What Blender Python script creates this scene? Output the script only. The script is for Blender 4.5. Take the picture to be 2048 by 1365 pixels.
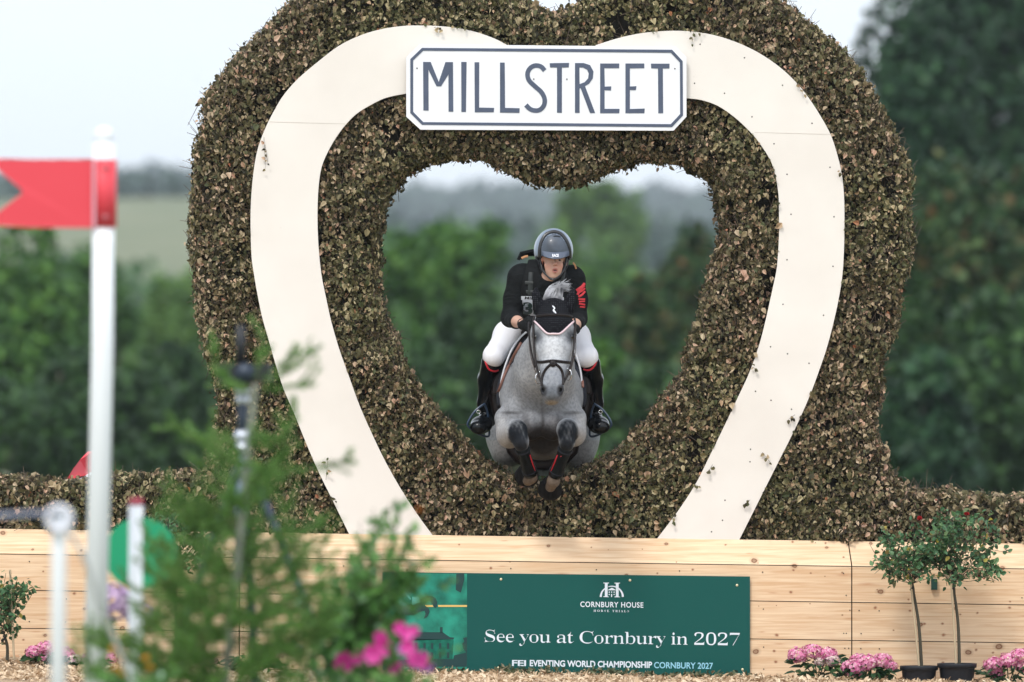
import bpy, math, random
import numpy as np
from mathutils import Vector
R_ = math.radians
S = bpy.context.scene
for o in list(bpy.data.objects): bpy.data.objects.remove(o)

# ------------------------------------------------------------------ camera
FPX = 15000.0                      # focal length in photo pixels (photo 2048 x 1365)
CAMY, CAMZ = -50.0, 1.5
PITCH = math.atan((907 - 682.5) / FPX)
cd = bpy.data.cameras.new('camera'); cam = bpy.data.objects.new('camera', cd)
S.collection.objects.link(cam); S.camera = cam
cam.location = (0, CAMY, CAMZ); cam.rotation_euler = (math.pi / 2 + PITCH, 0, 0)
cd.sensor_width = 36.0; cd.lens = FPX * 36 / 2048
cd.clip_start = 0.5; cd.clip_end = 8000
cd.dof.use_dof = True; cd.dof.focus_distance = 49.95; cd.dof.aperture_fstop = 2.25
# ------------------------------------------------------------------ world, sun, exposure
SUN_EL, SUN_AZ = R_(52), R_(25)
w = bpy.data.worlds.new('World'); S.world = w; w.use_nodes = True
nt = w.node_tree; nt.nodes.clear()
sky = nt.nodes.new('ShaderNodeTexSky'); sky.sky_type = 'NISHITA'; sky.sun_disc = False
sky.sun_elevation = SUN_EL; sky.sun_rotation = math.pi - SUN_AZ
sky.air_density = 1.0; sky.dust_density = 3.0; sky.ozone_density = 1.5
hs = nt.nodes.new('ShaderNodeHueSaturation'); hs.inputs['Saturation'].default_value = 0.42
mx = nt.nodes.new('ShaderNodeMix'); mx.data_type = 'RGBA'; mx.inputs[0].default_value = 0.72
mx.inputs[7].default_value = (8.3, 9.0, 9.9, 1)          # even overcast
tcw = nt.nodes.new('ShaderNodeTexCoord'); mpw = nt.nodes.new('ShaderNodeMapping'); mpw.inputs['Scale'].default_value = (7, 7, 30)
nzw = nt.nodes.new('ShaderNodeTexNoise'); nzw.inputs['Scale'].default_value = 1.4; nzw.inputs['Detail'].default_value = 4; rpw = nt.nodes.new('ShaderNodeMix'); rpw.data_type = 'RGBA'
rpw.inputs[6].default_value = (7.7, 8.5, 9.5, 1); rpw.inputs[7].default_value = (8.9, 9.4, 10.1, 1)     # faint cloud structure
nt.links.new(tcw.outputs['Generated'], mpw.inputs[0]); nt.links.new(mpw.outputs[0], nzw.inputs['Vector']); nt.links.new(nzw.outputs['Fac'], rpw.inputs[0]); nt.links.new(rpw.outputs[2], mx.inputs[7])
bg = nt.nodes.new('ShaderNodeBackground'); bg.inputs[1].default_value = 0.132
wo = nt.nodes.new('ShaderNodeOutputWorld')
nt.links.new(sky.outputs[0], hs.inputs['Color']); nt.links.new(hs.outputs[0], mx.inputs[6])
nt.links.new(mx.outputs[2], bg.inputs[0]); nt.links.new(bg.outputs[0], wo.inputs[0])
sl = bpy.data.lights.new('sun', 'SUN'); sl.energy = 1.5; sl.angle = R_(12); sl.color = (1.0, 0.95, 0.88)
so = bpy.data.objects.new('sun', sl); S.collection.objects.link(so)
sd = Vector((-math.sin(SUN_AZ) * math.cos(SUN_EL), -math.cos(SUN_AZ) * math.cos(SUN_EL), math.sin(SUN_EL)))
so.rotation_euler = sd.to_track_quat('Z', 'Y').to_euler(); so.location = (0, -20, 30)
S.view_settings.view_transform = 'Standard'; S.view_settings.look = 'None'
S.view_settings.exposure = 0.33; S.view_settings.gamma = 1.0
S.render.engine = 'CYCLES'; S.cycles.use_denoising = True
S.cycles.max_bounces = 6; S.cycles.diffuse_bounces = 3; S.cycles.glossy_bounces = 3
S.cycles.transmission_bounces = 4; S.cycles.transparent_max_bounces = 6; S.cycles.volume_bounces = 0
S.cycles.caustics_reflective = False; S.cycles.caustics_refractive = False

# ------------------------------------------------------------------ helpers
cp, sp = math.cos(PITCH), math.sin(PITCH)
def W(px, py, Y=0.0):
    """world point seen at photo pixel (px,py) on the plane y=Y"""
    a = (px - 1024) / FPX; b = (682.5 - py) / FPX
    dy = cp - b * sp; dz = sp + b * cp
    t = (Y - CAMY) / dy
    return (a * t, Y, CAMZ + dz * t)
def W2(px, py, Y=0.0):
    q = W(px, py, Y); return (q[0], q[2])
ORG = {}
def thing(name, label, cat, loc=(0, 0, 0), group=None, kind=None):
    o = bpy.data.objects.new(name, None); S.collection.objects.link(o)
    o.empty_display_size = 0.2
    o.location = loc; ORG[o] = np.array(loc, float); o['label'] = label; o['category'] = cat
    if group: o['group'] = group
    if kind: o['kind'] = kind
    return o
def tag(o, label=None, cat=None, group=None, kind=None):
    if label: o['label'] = label
    if cat: o['category'] = cat
    if group: o['group'] = group
    if kind: o['kind'] = kind
    return o
def mk(name, V, F, mat, parent=None, smooth=False, col=None):
    """mesh object from arrays. V (n,3); F: array (m,k) or list of such arrays / lists"""
    V = np.asarray(V, dtype=np.float64)
    org = ORG.get(parent, np.zeros(3)) if parent is not None else np.zeros(3)
    me = bpy.data.meshes.new(name)
    if isinstance(F, np.ndarray): F = [F]
    if len(F) and not isinstance(F[0], np.ndarray):
        d = {}
        for f in F: d.setdefault(len(f), []).append(f)
        F = [np.array(v) for v in d.values()]
    loops = np.concatenate([f.reshape(-1) for f in F]).astype(np.int32)
    sizes = np.concatenate([np.full(len(f), f.shape[1]) for f in F]).astype(np.int32)
    starts = np.concatenate([[0], np.cumsum(sizes)[:-1]]).astype(np.int32)
    me.vertices.add(len(V)); me.vertices.foreach_set('co', (V - org).astype(np.float32).ravel())
    me.loops.add(len(loops)); me.loops.foreach_set('vertex_index', loops)
    me.polygons.add(len(sizes)); me.polygons.foreach_set('loop_start', starts)
    me.polygons.foreach_set('use_smooth', np.full(len(sizes), bool(smooth)))
    me.update(calc_edges=True)
    if col is not None:
        a = me.color_attributes.new('Col', 'FLOAT_COLOR', 'POINT')
        a.data.foreach_set('color', np.concatenate([col, np.ones((len(col), 1))], 1).astype(np.float32).ravel())
    for m in (mat if isinstance(mat, (list, tuple)) else [mat]): me.materials.append(m)
    o = bpy.data.objects.new(name, me); S.collection.objects.link(o)
    if parent is not None: o.parent = parent
    ORG[o] = org
    return o
class MB:
    """collects pieces of ONE mesh"""
    def __init__(s): s.V = []; s.F = []; s.n = 0
    def add(s, V, F):
        V = np.asarray(V, float)
        for f in (F if isinstance(F, list) and len(F) and isinstance(F[0], np.ndarray) else [np.array(F)]):
            s.F.append(f + s.n)
        s.V.append(V); s.n += len(V)
    def box(s, x0, x1, y0, y1, z0, z1):
        V = [(x, y, z) for x in (x0, x1) for y in (y0, y1) for z in (z0, z1)]
        s.add(V, [[0, 1, 3, 2], [4, 6, 7, 5], [0, 4, 5, 1], [2, 3, 7, 6], [0, 2, 6, 4], [1, 5, 7, 3]])
    def tube(s, P, r, n=8, flat=None):
        V, F = tube(P, r, n, flat); s.add(V, F)
    def ell(s, c, r, n=12):
        V, F = ellipsoid(c, r, n); s.add(V, F)
    def build(s, name, mat, parent=None, smooth=False):
        F = {}
        for f in s.F: F.setdefault(f.shape[1], []).append(f)
        return mk(name, np.concatenate(s.V), [np.concatenate(v) for v in F.values()], mat, parent, smooth)
def tube(P, r, n=8, flat=None, closed=False):
    """tube through P; r scalar or list; flat=(dir) scale ring thickness along that direction by 0.3"""
    P = np.asarray(P, float); m = len(P)
    r = np.full(m, r) if np.isscalar(r) else np.asarray(r, float)
    T = np.gradient(P, axis=0) if not closed else (np.roll(P, -1, 0) - np.roll(P, 1, 0))
    T /= np.linalg.norm(T, axis=1)[:, None] + 1e-12
    up = np.array([0, 1, 0.01]) if flat is None else np.asarray(flat, float)
    A = np.cross(T, up); bad = np.linalg.norm(A, axis=1) < 1e-3
    A[bad] = np.cross(T[bad], [1, 0.1, 0]); A /= np.linalg.norm(A, axis=1)[:, None]
    B = np.cross(A, T)
    ang = np.arange(n) / n * 2 * math.pi
    kf = 0.3 if flat is not None else 1.0
    V = (P[:, None] + r[:, None, None] * (np.cos(ang)[None, :, None] * A[:, None] + kf * np.sin(ang)[None, :, None] * B[:, None])).reshape(-1, 3)
    F = []
    mm = m if closed else m - 1
    for i in range(mm):
        j = (i + 1) % m
        for k in range(n):
            l = (k + 1) % n
            F.append([i * n + k, i * n + l, j * n + l, j * n + k])
    F = [np.array(F)]
    if not closed:
        F.append(np.array([list(range(n))[::-1], [(m - 1) * n + k for k in range(n)]]))
    return V, F
def ellipsoid(c, r, n=12):
    c = np.asarray(c, float); r = np.broadcast_to(np.asarray(r, float), (3,))
    m = max(4, n // 2 + 1); V = []; F = []
    for i in range(m + 1):
        t = math.pi * i / m
        for k in range(n):
            a = 2 * math.pi * k / n
            V.append((math.sin(t) * math.cos(a), math.sin(t) * math.sin(a), math.cos(t)))
    for i in range(m):
        for k in range(n):
            l = (k + 1) % n
            F.append([i * n + k, (i + 1) * n + k, (i + 1) * n + l, i * n + l])
    return np.array(V) * r + c, F
def spline(P, n=8):
    """Catmull-Rom through points"""
    P = np.asarray(P, float); out = []
    Q = np.concatenate([[2 * P[0] - P[1]], P, [2 * P[-1] - P[-2]]])
    for i in range(1, len(Q) - 2):
        p0, p1, p2, p3 = Q[i - 1:i + 3]
        for j in range(n):
            t = j / n
            out.append(.5 * ((2 * p1) + (-p0 + p2) * t + (2 * p0 - 5 * p1 + 4 * p2 - p3) * t * t + (-p0 + 3 * p1 - 3 * p2 + p3) * t ** 3))
    out.append(P[-1]); return np.array(out)
def poly_mesh(outs, y0, y1, bevel=0.0):
    """closed outlines in (x,z) (holes by even-odd) -> solid from y0 to y1. Returns V,F"""
    cu = bpy.data.curves.new('tmp', 'CURVE'); cu.dimensions = '2D'; cu.fill_mode = 'BOTH'
    th = (y1 - y0) / 2; cu.extrude = max(th - bevel, 1e-5); cu.bevel_depth = bevel; cu.bevel_resolution = 1 if bevel else 0
    if bevel: cu.offset = -bevel
    for q in outs:
        s = cu.splines.new('POLY'); s.points.add(len(q) - 1)
        for i, (x, z) in enumerate(q): s.points[i].co = (x, z, 0, 1)
        s.use_cyclic_u = True
    ob = bpy.data.objects.new('tmp', cu); S.collection.objects.link(ob)
    me = bpy.data.meshes.new_from_object(ob.evaluated_get(bpy.context.evaluated_depsgraph_get()))
    V = np.array([v.co[:] for v in me.vertices]); F = [list(p.vertices) for p in me.polygons]
    bpy.data.objects.remove(ob); bpy.data.curves.remove(cu); bpy.data.meshes.remove(me)
    V = np.stack([V[:, 0], (y0 + y1) / 2 - V[:, 2], V[:, 1]], 1)   # curve z+ -> toward -y
    return V, F
def polyobj(name, outs, y0, y1, mat, parent=None, bevel=0.0):
    V, F = poly_mesh(outs, y0, y1, bevel); return mk(name, V, F, mat, parent)
def text_outs(txt):
    """default font outlines mesh: returns V(x,y), F for a line of text of size 1"""
    cu = bpy.data.curves.new('tmp', 'FONT'); cu.body = txt[0]; cu.offset = txt[1]; cu.resolution_u = 4
    cu.space_character = txt[2]
    ob = bpy.data.objects.new('tmp', cu); S.collection.objects.link(ob)
    me = bpy.data.meshes.new_from_object(ob.evaluated_get(bpy.context.evaluated_depsgraph_get()))
    V = np.array([v.co[:] for v in me.vertices]); F = [list(p.vertices) for p in me.polygons]
    bpy.data.objects.remove(ob); bpy.data.curves.remove(cu); bpy.data.meshes.remove(me)
    return V, F
def text_mesh(txt, O, U, height, Vd=None, width=None, off=0.0, space=1.0, nrm=(0, -1, 0)):
    """flat lettering: O origin (baseline left, 3D), U unit dir along, Vd unit dir up"""
    V, F = text_outs((txt, off, space))
    U = np.array(U, float); Vd = np.array(Vd if Vd is not None else (0, 0, 1), float)
    x = V[:, 0] - V[:, 0].min(); y = V[:, 1]
    h = 0.70
    sy = height / h; sx = sy if width is None else width / x.max()
    return np.array(O) + x[:, None] * sx * U + y[:, None] * sy * Vd, F
def strip_outs(P, wd):
    """open polyline (x,z) -> closed outline of width wd"""
    P = np.asarray(P, float); T = np.gradient(P, axis=0); T /= np.linalg.norm(T, axis=1)[:, None]
    N = np.stack([-T[:, 1], T[:, 0]], 1); wd = np.broadcast_to(np.asarray(wd, float), (len(P),))[:, None]
    return np.concatenate([P + N * wd / 2, (P - N * wd / 2)[::-1]])
def inpoly(x, y, poly):
    poly = np.asarray(poly); n = len(poly); r = np.zeros(len(x), bool)
    for i in range(n):
        x0, y0 = poly[i]; x1, y1 = poly[(i + 1) % n]
        if y0 == y1: continue
        c = ((y0 > y) != (y1 > y)) & (x < (x1 - x0) * (y - y0) / (y1 - y0) + x0)
        r ^= c
    return r
def segdist(x, y, poly, closed=True):
    poly = np.asarray(poly); n = len(poly); D = np.full(len(x), 1e9); NX = np.zeros(len(x)); NY = np.zeros(len(x))
    for i in range(n if closed else n - 1):
        a = poly[i]; b = poly[(i + 1) % n]; e = b - a; L = (e @ e) or 1e-12
        t = np.clip(((x - a[0]) * e[0] + (y - a[1]) * e[1]) / L, 0, 1)
        dx = x - (a[0] + t * e[0]); dy = y - (a[1] + t * e[1]); d = np.hypot(dx, dy)
        m = d < D; D[m] = d[m]; NX[m] = -dx[m]; NY[m] = -dy[m]
    l = np.hypot(NX, NY) + 1e-9
    return D, NX / l, NY / l
_ph = np.random.RandomState(5)
_K = _ph.normal(size=(24, 3)); _P = _ph.uniform(0, 6.28, 24)
def noise3(p, s=1.0, seed=0):
    """cheap smooth noise, about -1..1"""
    p = np.asarray(p) * s; v = np.zeros(len(p))
    for i in range(8):
        j = (i + seed * 8) % 24
        v += np.sin(p @ _K[j] * (1 + .25 * i) + _P[j] + seed)
    return v / 3.2
def unit(v): return v / (np.linalg.norm(v, axis=-1, keepdims=True) + 1e-9)
def leaves(P, D, N, L, Wd, rng, fold=0.25, droop=0.15, simple=False):
    """leaf blades: P base (n,3), D tip direction, N face normal, L length, Wd width"""
    n = len(P); D = unit(D); Sd = unit(np.cross(D, N)); N = unit(np.cross(Sd, D))
    L = np.broadcast_to(L, (n,))[:, None]; Wd = np.broadcast_to(Wd, (n,))[:, None]
    if simple:
        V = np.stack([P, P + D * L * .45 + Sd * Wd / 2, P + D * L, P + D * L * .45 - Sd * Wd / 2], 1)
        return V.reshape(-1, 3), (np.arange(n)[:, None] * 4 + np.array([0, 1, 2, 3]))
    f = N * Wd * fold * rng.uniform(.2, 1.6, (n, 1)); dr = -N * L * droop
    V = np.stack([P, P + D * L * .28 + Sd * Wd / 2 + f, P + D * L * .68 + Sd * Wd * .36 + f + dr * .4, P + D * L + dr,
                  P + D * L * .68 - Sd * Wd * .36 + f + dr * .4, P + D * L * .28 - Sd * Wd / 2 + f], 1).reshape(-1, 3)
    b = np.arange(n)[:, None] * 6
    return V, np.concatenate([b + np.array([0, 1, 2, 3]), b + np.array([0, 3, 4, 5])])
def sticks(A, B, r, r2=None):
    """n thin three-sided sticks from A to B"""
    n = len(A); T = unit(B - A); U = unit(np.cross(T, [0.3, 0.2, 1.0])); Wv = np.cross(T, U)
    r = np.broadcast_to(r, (n,))[:, None]; r2 = r * .6 if r2 is None else r2
    V = []
    for k in range(3):
        a = k * 2 * math.pi / 3; V.append(A + r * (math.cos(a) * U + math.sin(a) * Wv))
    for k in range(3):
        a = k * 2 * math.pi / 3; V.append(B + r2 * (math.cos(a) * U + math.sin(a) * Wv))
    V = np.stack(V, 1).reshape(-1, 3); b = np.arange(n)[:, None] * 6
    return V, np.concatenate([b + np.array(q) for q in ([0, 1, 4, 3], [1, 2, 5, 4], [2, 0, 3, 5])])
def cat_vf(*a):
    """join (V,F) pairs that share a face size"""
    V = []; F = []; n = 0
    for v, f in a: V.append(v); F.append(f + n); n += len(v)
    return np.concatenate(V), np.concatenate(F)

# ------------------------------------------------------------------ materials
def mat(name, color=(.5, .5, .5), rough=.6, metal=0.0, spec=.5, build=None, bump=None, coat=0, sheen=0, emit=None, var=None):
    m = bpy.data.materials.new(name); m.use_nodes = True; t = m.node_tree; b = t.nodes['Principled BSDF']
    b.inputs['Base Color'].default_value = (*color, 1); b.inputs['Roughness'].default_value = rough
    b.inputs['Metallic'].default_value = metal; b.inputs['Specular IOR Level'].default_value = spec
    b.inputs['Coat Weight'].default_value = coat; b.inputs['Sheen Weight'].default_value = sheen
    if var:   # (scale, amount): noise mottling of the base colour
        tc = t.nodes.new('ShaderNodeTexCoord'); n = t.nodes.new('ShaderNodeTexNoise'); n.inputs['Scale'].default_value = var[0]
        n.inputs['Detail'].default_value = 6
        t.links.new(tc.outputs['Object'], n.inputs['Vector'])
        r = t.nodes.new('ShaderNodeValToRGB'); c = np.array(color)
        r.color_ramp.elements[0].position = .3; r.color_ramp.elements[1].position = .7
        r.color_ramp.elements[0].color = (*np.clip(c * (1 - var[1]), 0, 1), 1); r.color_ramp.elements[1].color = (*np.clip(c * (1 + var[1]), 0, 1), 1)
        t.links.new(n.outputs['Fac'], r.inputs[0]); t.links.new(r.outputs[0], b.inputs['Base Color'])
    if bump:  # (scale, strength, distance)
        tc = t.nodes.new('ShaderNodeTexCoord'); n = t.nodes.new('ShaderNodeTexNoise'); n.inputs['Scale'].default_value = bump[0]
        n.inputs['Detail'].default_value = 5
        t.links.new(tc.outputs['Object'], n.inputs['Vector'])
        u = t.nodes.new('ShaderNodeBump'); u.inputs['Strength'].default_value = bump[1]; u.inputs['Distance'].default_value = bump[2]
        t.links.new(n.outputs['Fac'], u.inputs['Height']); t.links.new(u.outputs[0], b.inputs['Normal'])
    if build: build(t, b)
    return m
def leafmat(name, stops, rough=.55, trans=0.0, patch=None, spec=.35):
    """colour picked per leaf from stops [(pos,(r,g,b))...]; patch=(scale, (r,g,b), amount) large patches of another tone"""
    def bld(t, b):
        g = t.nodes.new('ShaderNodeNewGeometry'); r = t.nodes.new('ShaderNodeValToRGB'); e = r.color_ramp.elements
        e[0].position = stops[0][0]; e[0].color = (*stops[0][1], 1); e[1].position = stops[-1][0]; e[1].color = (*stops[-1][1], 1)
        for p, c in stops[1:-1]: q = e.new(p); q.color = (*c, 1)
        t.links.new(g.outputs['Random Per Island'], r.inputs[0]); out = r.outputs[0]
        if patch:
            tc = t.nodes.new('ShaderNodeTexCoord'); n = t.nodes.new('ShaderNodeTexNoise'); n.inputs['Scale'].default_value = patch[0]; n.inputs['Detail'].default_value = 3
            t.links.new(tc.outputs['Object'], n.inputs['Vector'])
            mr = t.nodes.new('ShaderNodeMapRange'); mr.inputs[1].default_value = .45; mr.inputs[2].default_value = .62; mr.inputs[4].default_value = patch[2]
            t.links.new(n.outputs['Fac'], mr.inputs[0])
            x = t.nodes.new('ShaderNodeMix'); x.data_type = 'RGBA'; x.blend_type = 'MULTIPLY'; x.inputs[7].default_value = (*patch[1], 1)
            t.links.new(mr.outputs[0], x.inputs[0]); t.links.new(out, x.inputs[6]); out = x.outputs[2]
        t.links.new(out, b.inputs['Base Color'])
        if trans:
            tr = t.nodes.new('ShaderNodeBsdfTranslucent'); ms = t.nodes.new('ShaderNodeMixShader'); ms.inputs[0].default_value = trans
            o = t.nodes['Material Output']
            t.links.new(out, tr.inputs[0]); t.links.new(b.outputs[0], ms.inputs[1]); t.links.new(tr.outputs[0], ms.inputs[2]); t.links.new(ms.outputs[0], o.inputs[0])
    return mat(name, rough=rough, spec=spec, build=bld)

# ------------------------------------------------------------------ terrain
GZ0 = W(1024, 1359, 0)[2]
def ss(a, b, x): t = np.clip((x - a) / (b - a), 0, 1); return t * t * (3 - 2 * t)
def ground_z(x, y):
    x = np.asarray(x, float); y = np.asarray(y, float)
    near = 1 - ss(15, 60, np.abs(x)) * 1.0
    side = -0.0143 * np.clip(x, -40, 40) * (1 - ss(20, 90, y))
    uu = x / (np.maximum(y, -40) + 55.); far = 33 * ss(170, 980, y) * (1 - .25 * ss(-.032, -.012, uu)) + 2.0 * np.sin(x * .011 + 1.3) * ss(300, 900, y)
    hill = (82 - 5 * ss(-.035, -.015, uu) + 2.5 * np.sin(x * .008 + .4) + 2 * np.sin(x * .021 + 2) - 0.012 * x) * ss(1000, 3500, y)
    return GZ0 + side + far + hill
def gz(x, y): return float(ground_z(x, y))
ys = np.concatenate([np.linspace(-70, 20, 46), np.linspace(24, 200, 45), np.linspace(210, 1000, 60), np.linspace(1020, 4000, 90)])
us = np.linspace(-1, 1, 121); us = np.sign(us) * np.abs(us) ** 1.8
XX, YY = np.meshgrid(us, ys, indexing='ij'); XX = XX * (40 + np.maximum(YY + 70, 0) * .28)
ZZ = ground_z(XX, YY)
V = np.stack([XX, YY, ZZ], -1).reshape(-1, 3); nx, ny = XX.shape
i, j = np.meshgrid(np.arange(nx - 1), np.arange(ny - 1), indexing='ij'); q = (i * ny + j).ravel()
Fg = np.stack([q, q + ny, q + ny + 1, q + 1], 1)
def grass_nodes(t, b):
    tc = t.nodes.new('ShaderNodeTexCoord')
    n1 = t.nodes.new('ShaderNodeTexNoise'); n1.inputs['Scale'].default_value = .03; n1.inputs['Detail'].default_value = 5
    n2 = t.nodes.new('ShaderNodeTexNoise'); n2.inputs['Scale'].default_value = 9; n2.inputs['Detail'].default_value = 6
    r1 = t.nodes.new('ShaderNodeValToRGB'); e = r1.color_ramp.elements
    e[0].position = .35; e[0].color = (.12, .15, .075, 1); e[1].position = .65; e[1].color = (.20, .205, .12, 1)
    mx = t.nodes.new('ShaderNodeMix'); mx.data_type = 'RGBA'; mx.blend_type = 'OVERLAY'; mx.inputs[0].default_value = .5
    for n in (n1, n2): t.links.new(tc.outputs['Object'], n.inputs['Vector'])
    t.links.new(n1.outputs['Fac'], r1.inputs[0]); t.links.new(r1.outputs[0], mx.inputs[6]); t.links.new(n2.outputs['Fac'], mx.inputs[7])
    t.links.new(mx.outputs[2], b.inputs['Base Color'])
M_grass = mat('grass_ground', rough=.9, build=grass_nodes)
o = mk('ground', V, Fg, M_grass, smooth=True); tag(o, kind='structure')
# wood-chip bed, a sheet just above the turf in front of the jump
xs = np.linspace(-6, 6, 121); yy = np.linspace(-5.5, 0.9, 65)
A, B = np.meshgrid(xs, yy, indexing='ij')
rs = np.random.RandomState(3)
PP = np.stack([A, B, A * 0], -1).reshape(-1, 3)
def mulch_z(x, y):
    p = np.stack([np.ravel(x), np.ravel(y), 0 * np.ravel(x)], 1)
    return ground_z(x, y) + .006 + (np.reshape(noise3(p, 2.2) * .5 + noise3(p, 5.5, 1) * .3, np.shape(x)) + .8) * .022 * ss(-5.5, -4.5, np.asarray(y, float)) + .05 * ss(-1.4, -3.2, np.asarray(x, float)) * ss(-1.2, -.2, np.asarray(y, float))
PP[:, 2] = mulch_z(PP[:, 0], PP[:, 1])
i, j = np.meshgrid(np.arange(120), np.arange(64), indexing='ij'); q = (i * 65 + j).ravel()
M_mulch = mat('wood_chips', (.42, .30, .19), .9, var=(60, .45), bump=(120, .8, .01))
o = mk('mulch_bed', PP, np.stack([q, q + 65, q + 66, q + 1], 1), M_mulch, smooth=True); tag(o, kind='structure')
# loose chips
rng = np.random.RandomState(11); n = 26000
x = rng.uniform(-3.6, 3.6, n); y = -2.6 * rng.uniform(0, 1, n) ** 1.1 - .03
P = np.stack([x, y, mulch_z(x, y) + rng.uniform(.0, .022, n)], 1)
D = unit(np.stack([rng.normal(size=n), rng.normal(size=n), rng.normal(size=n) * .55], 1)); N = unit(np.stack([rng.normal(size=n) * .6, rng.normal(size=n) * .6 - .3, np.ones(n)], 1))
L = rng.uniform(.015, .055, n); Wd = L * rng.uniform(.25, .6, n)
V, F = leaves(P, D, N, L, Wd, rng, fold=.1)
M_chip = leafmat('wood_chip', [(0, (.30, .19, .11)), (.3, (.52, .38, .24)), (.65, (.68, .52, .36)), (.9, (.78, .64, .46)), (1, (.34, .23, .15))], rough=.85)
o = mk('wood_chip_mulch', V, F, M_chip)
tag(o, 'pale wood chips strewn on the ground along the foot of the timber base', 'wood chips', kind='stuff')
rng = np.random.RandomState(12)
# fallen green leaves under the banner
n = 900; cx = rng.choice([1060, 1215, 1290, 900, 1380, 1010, 1460], n, p=[.2, .25, .12, .16, .1, .1, .07]) + rng.normal(size=n) * 38
x = (cx - 1024) / 300.; y = -.05 - np.abs(rng.normal(size=n)) * .12
P = np.stack([x, y, mulch_z(x, y) + rng.uniform(.0, .045, n)], 1)
V, F = leaves(P, rng.normal(size=(n, 3)), rng.normal(size=(n, 3)) + [0, -.5, 1], rng.uniform(.02, .045, n), rng.uniform(.012, .03, n), rng)
M_litter = leafmat('leaf_litter', [(0, (.03, .045, .02)), (.4, (.07, .09, .04)), (.7, (.14, .15, .08)), (1, (.25, .2, .12))])
o = mk('leaf_litter', V, F, M_litter); tag(o, 'dry green leaf clippings fallen on the wood chips below the banner', 'leaf litter', kind='stuff')

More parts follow.
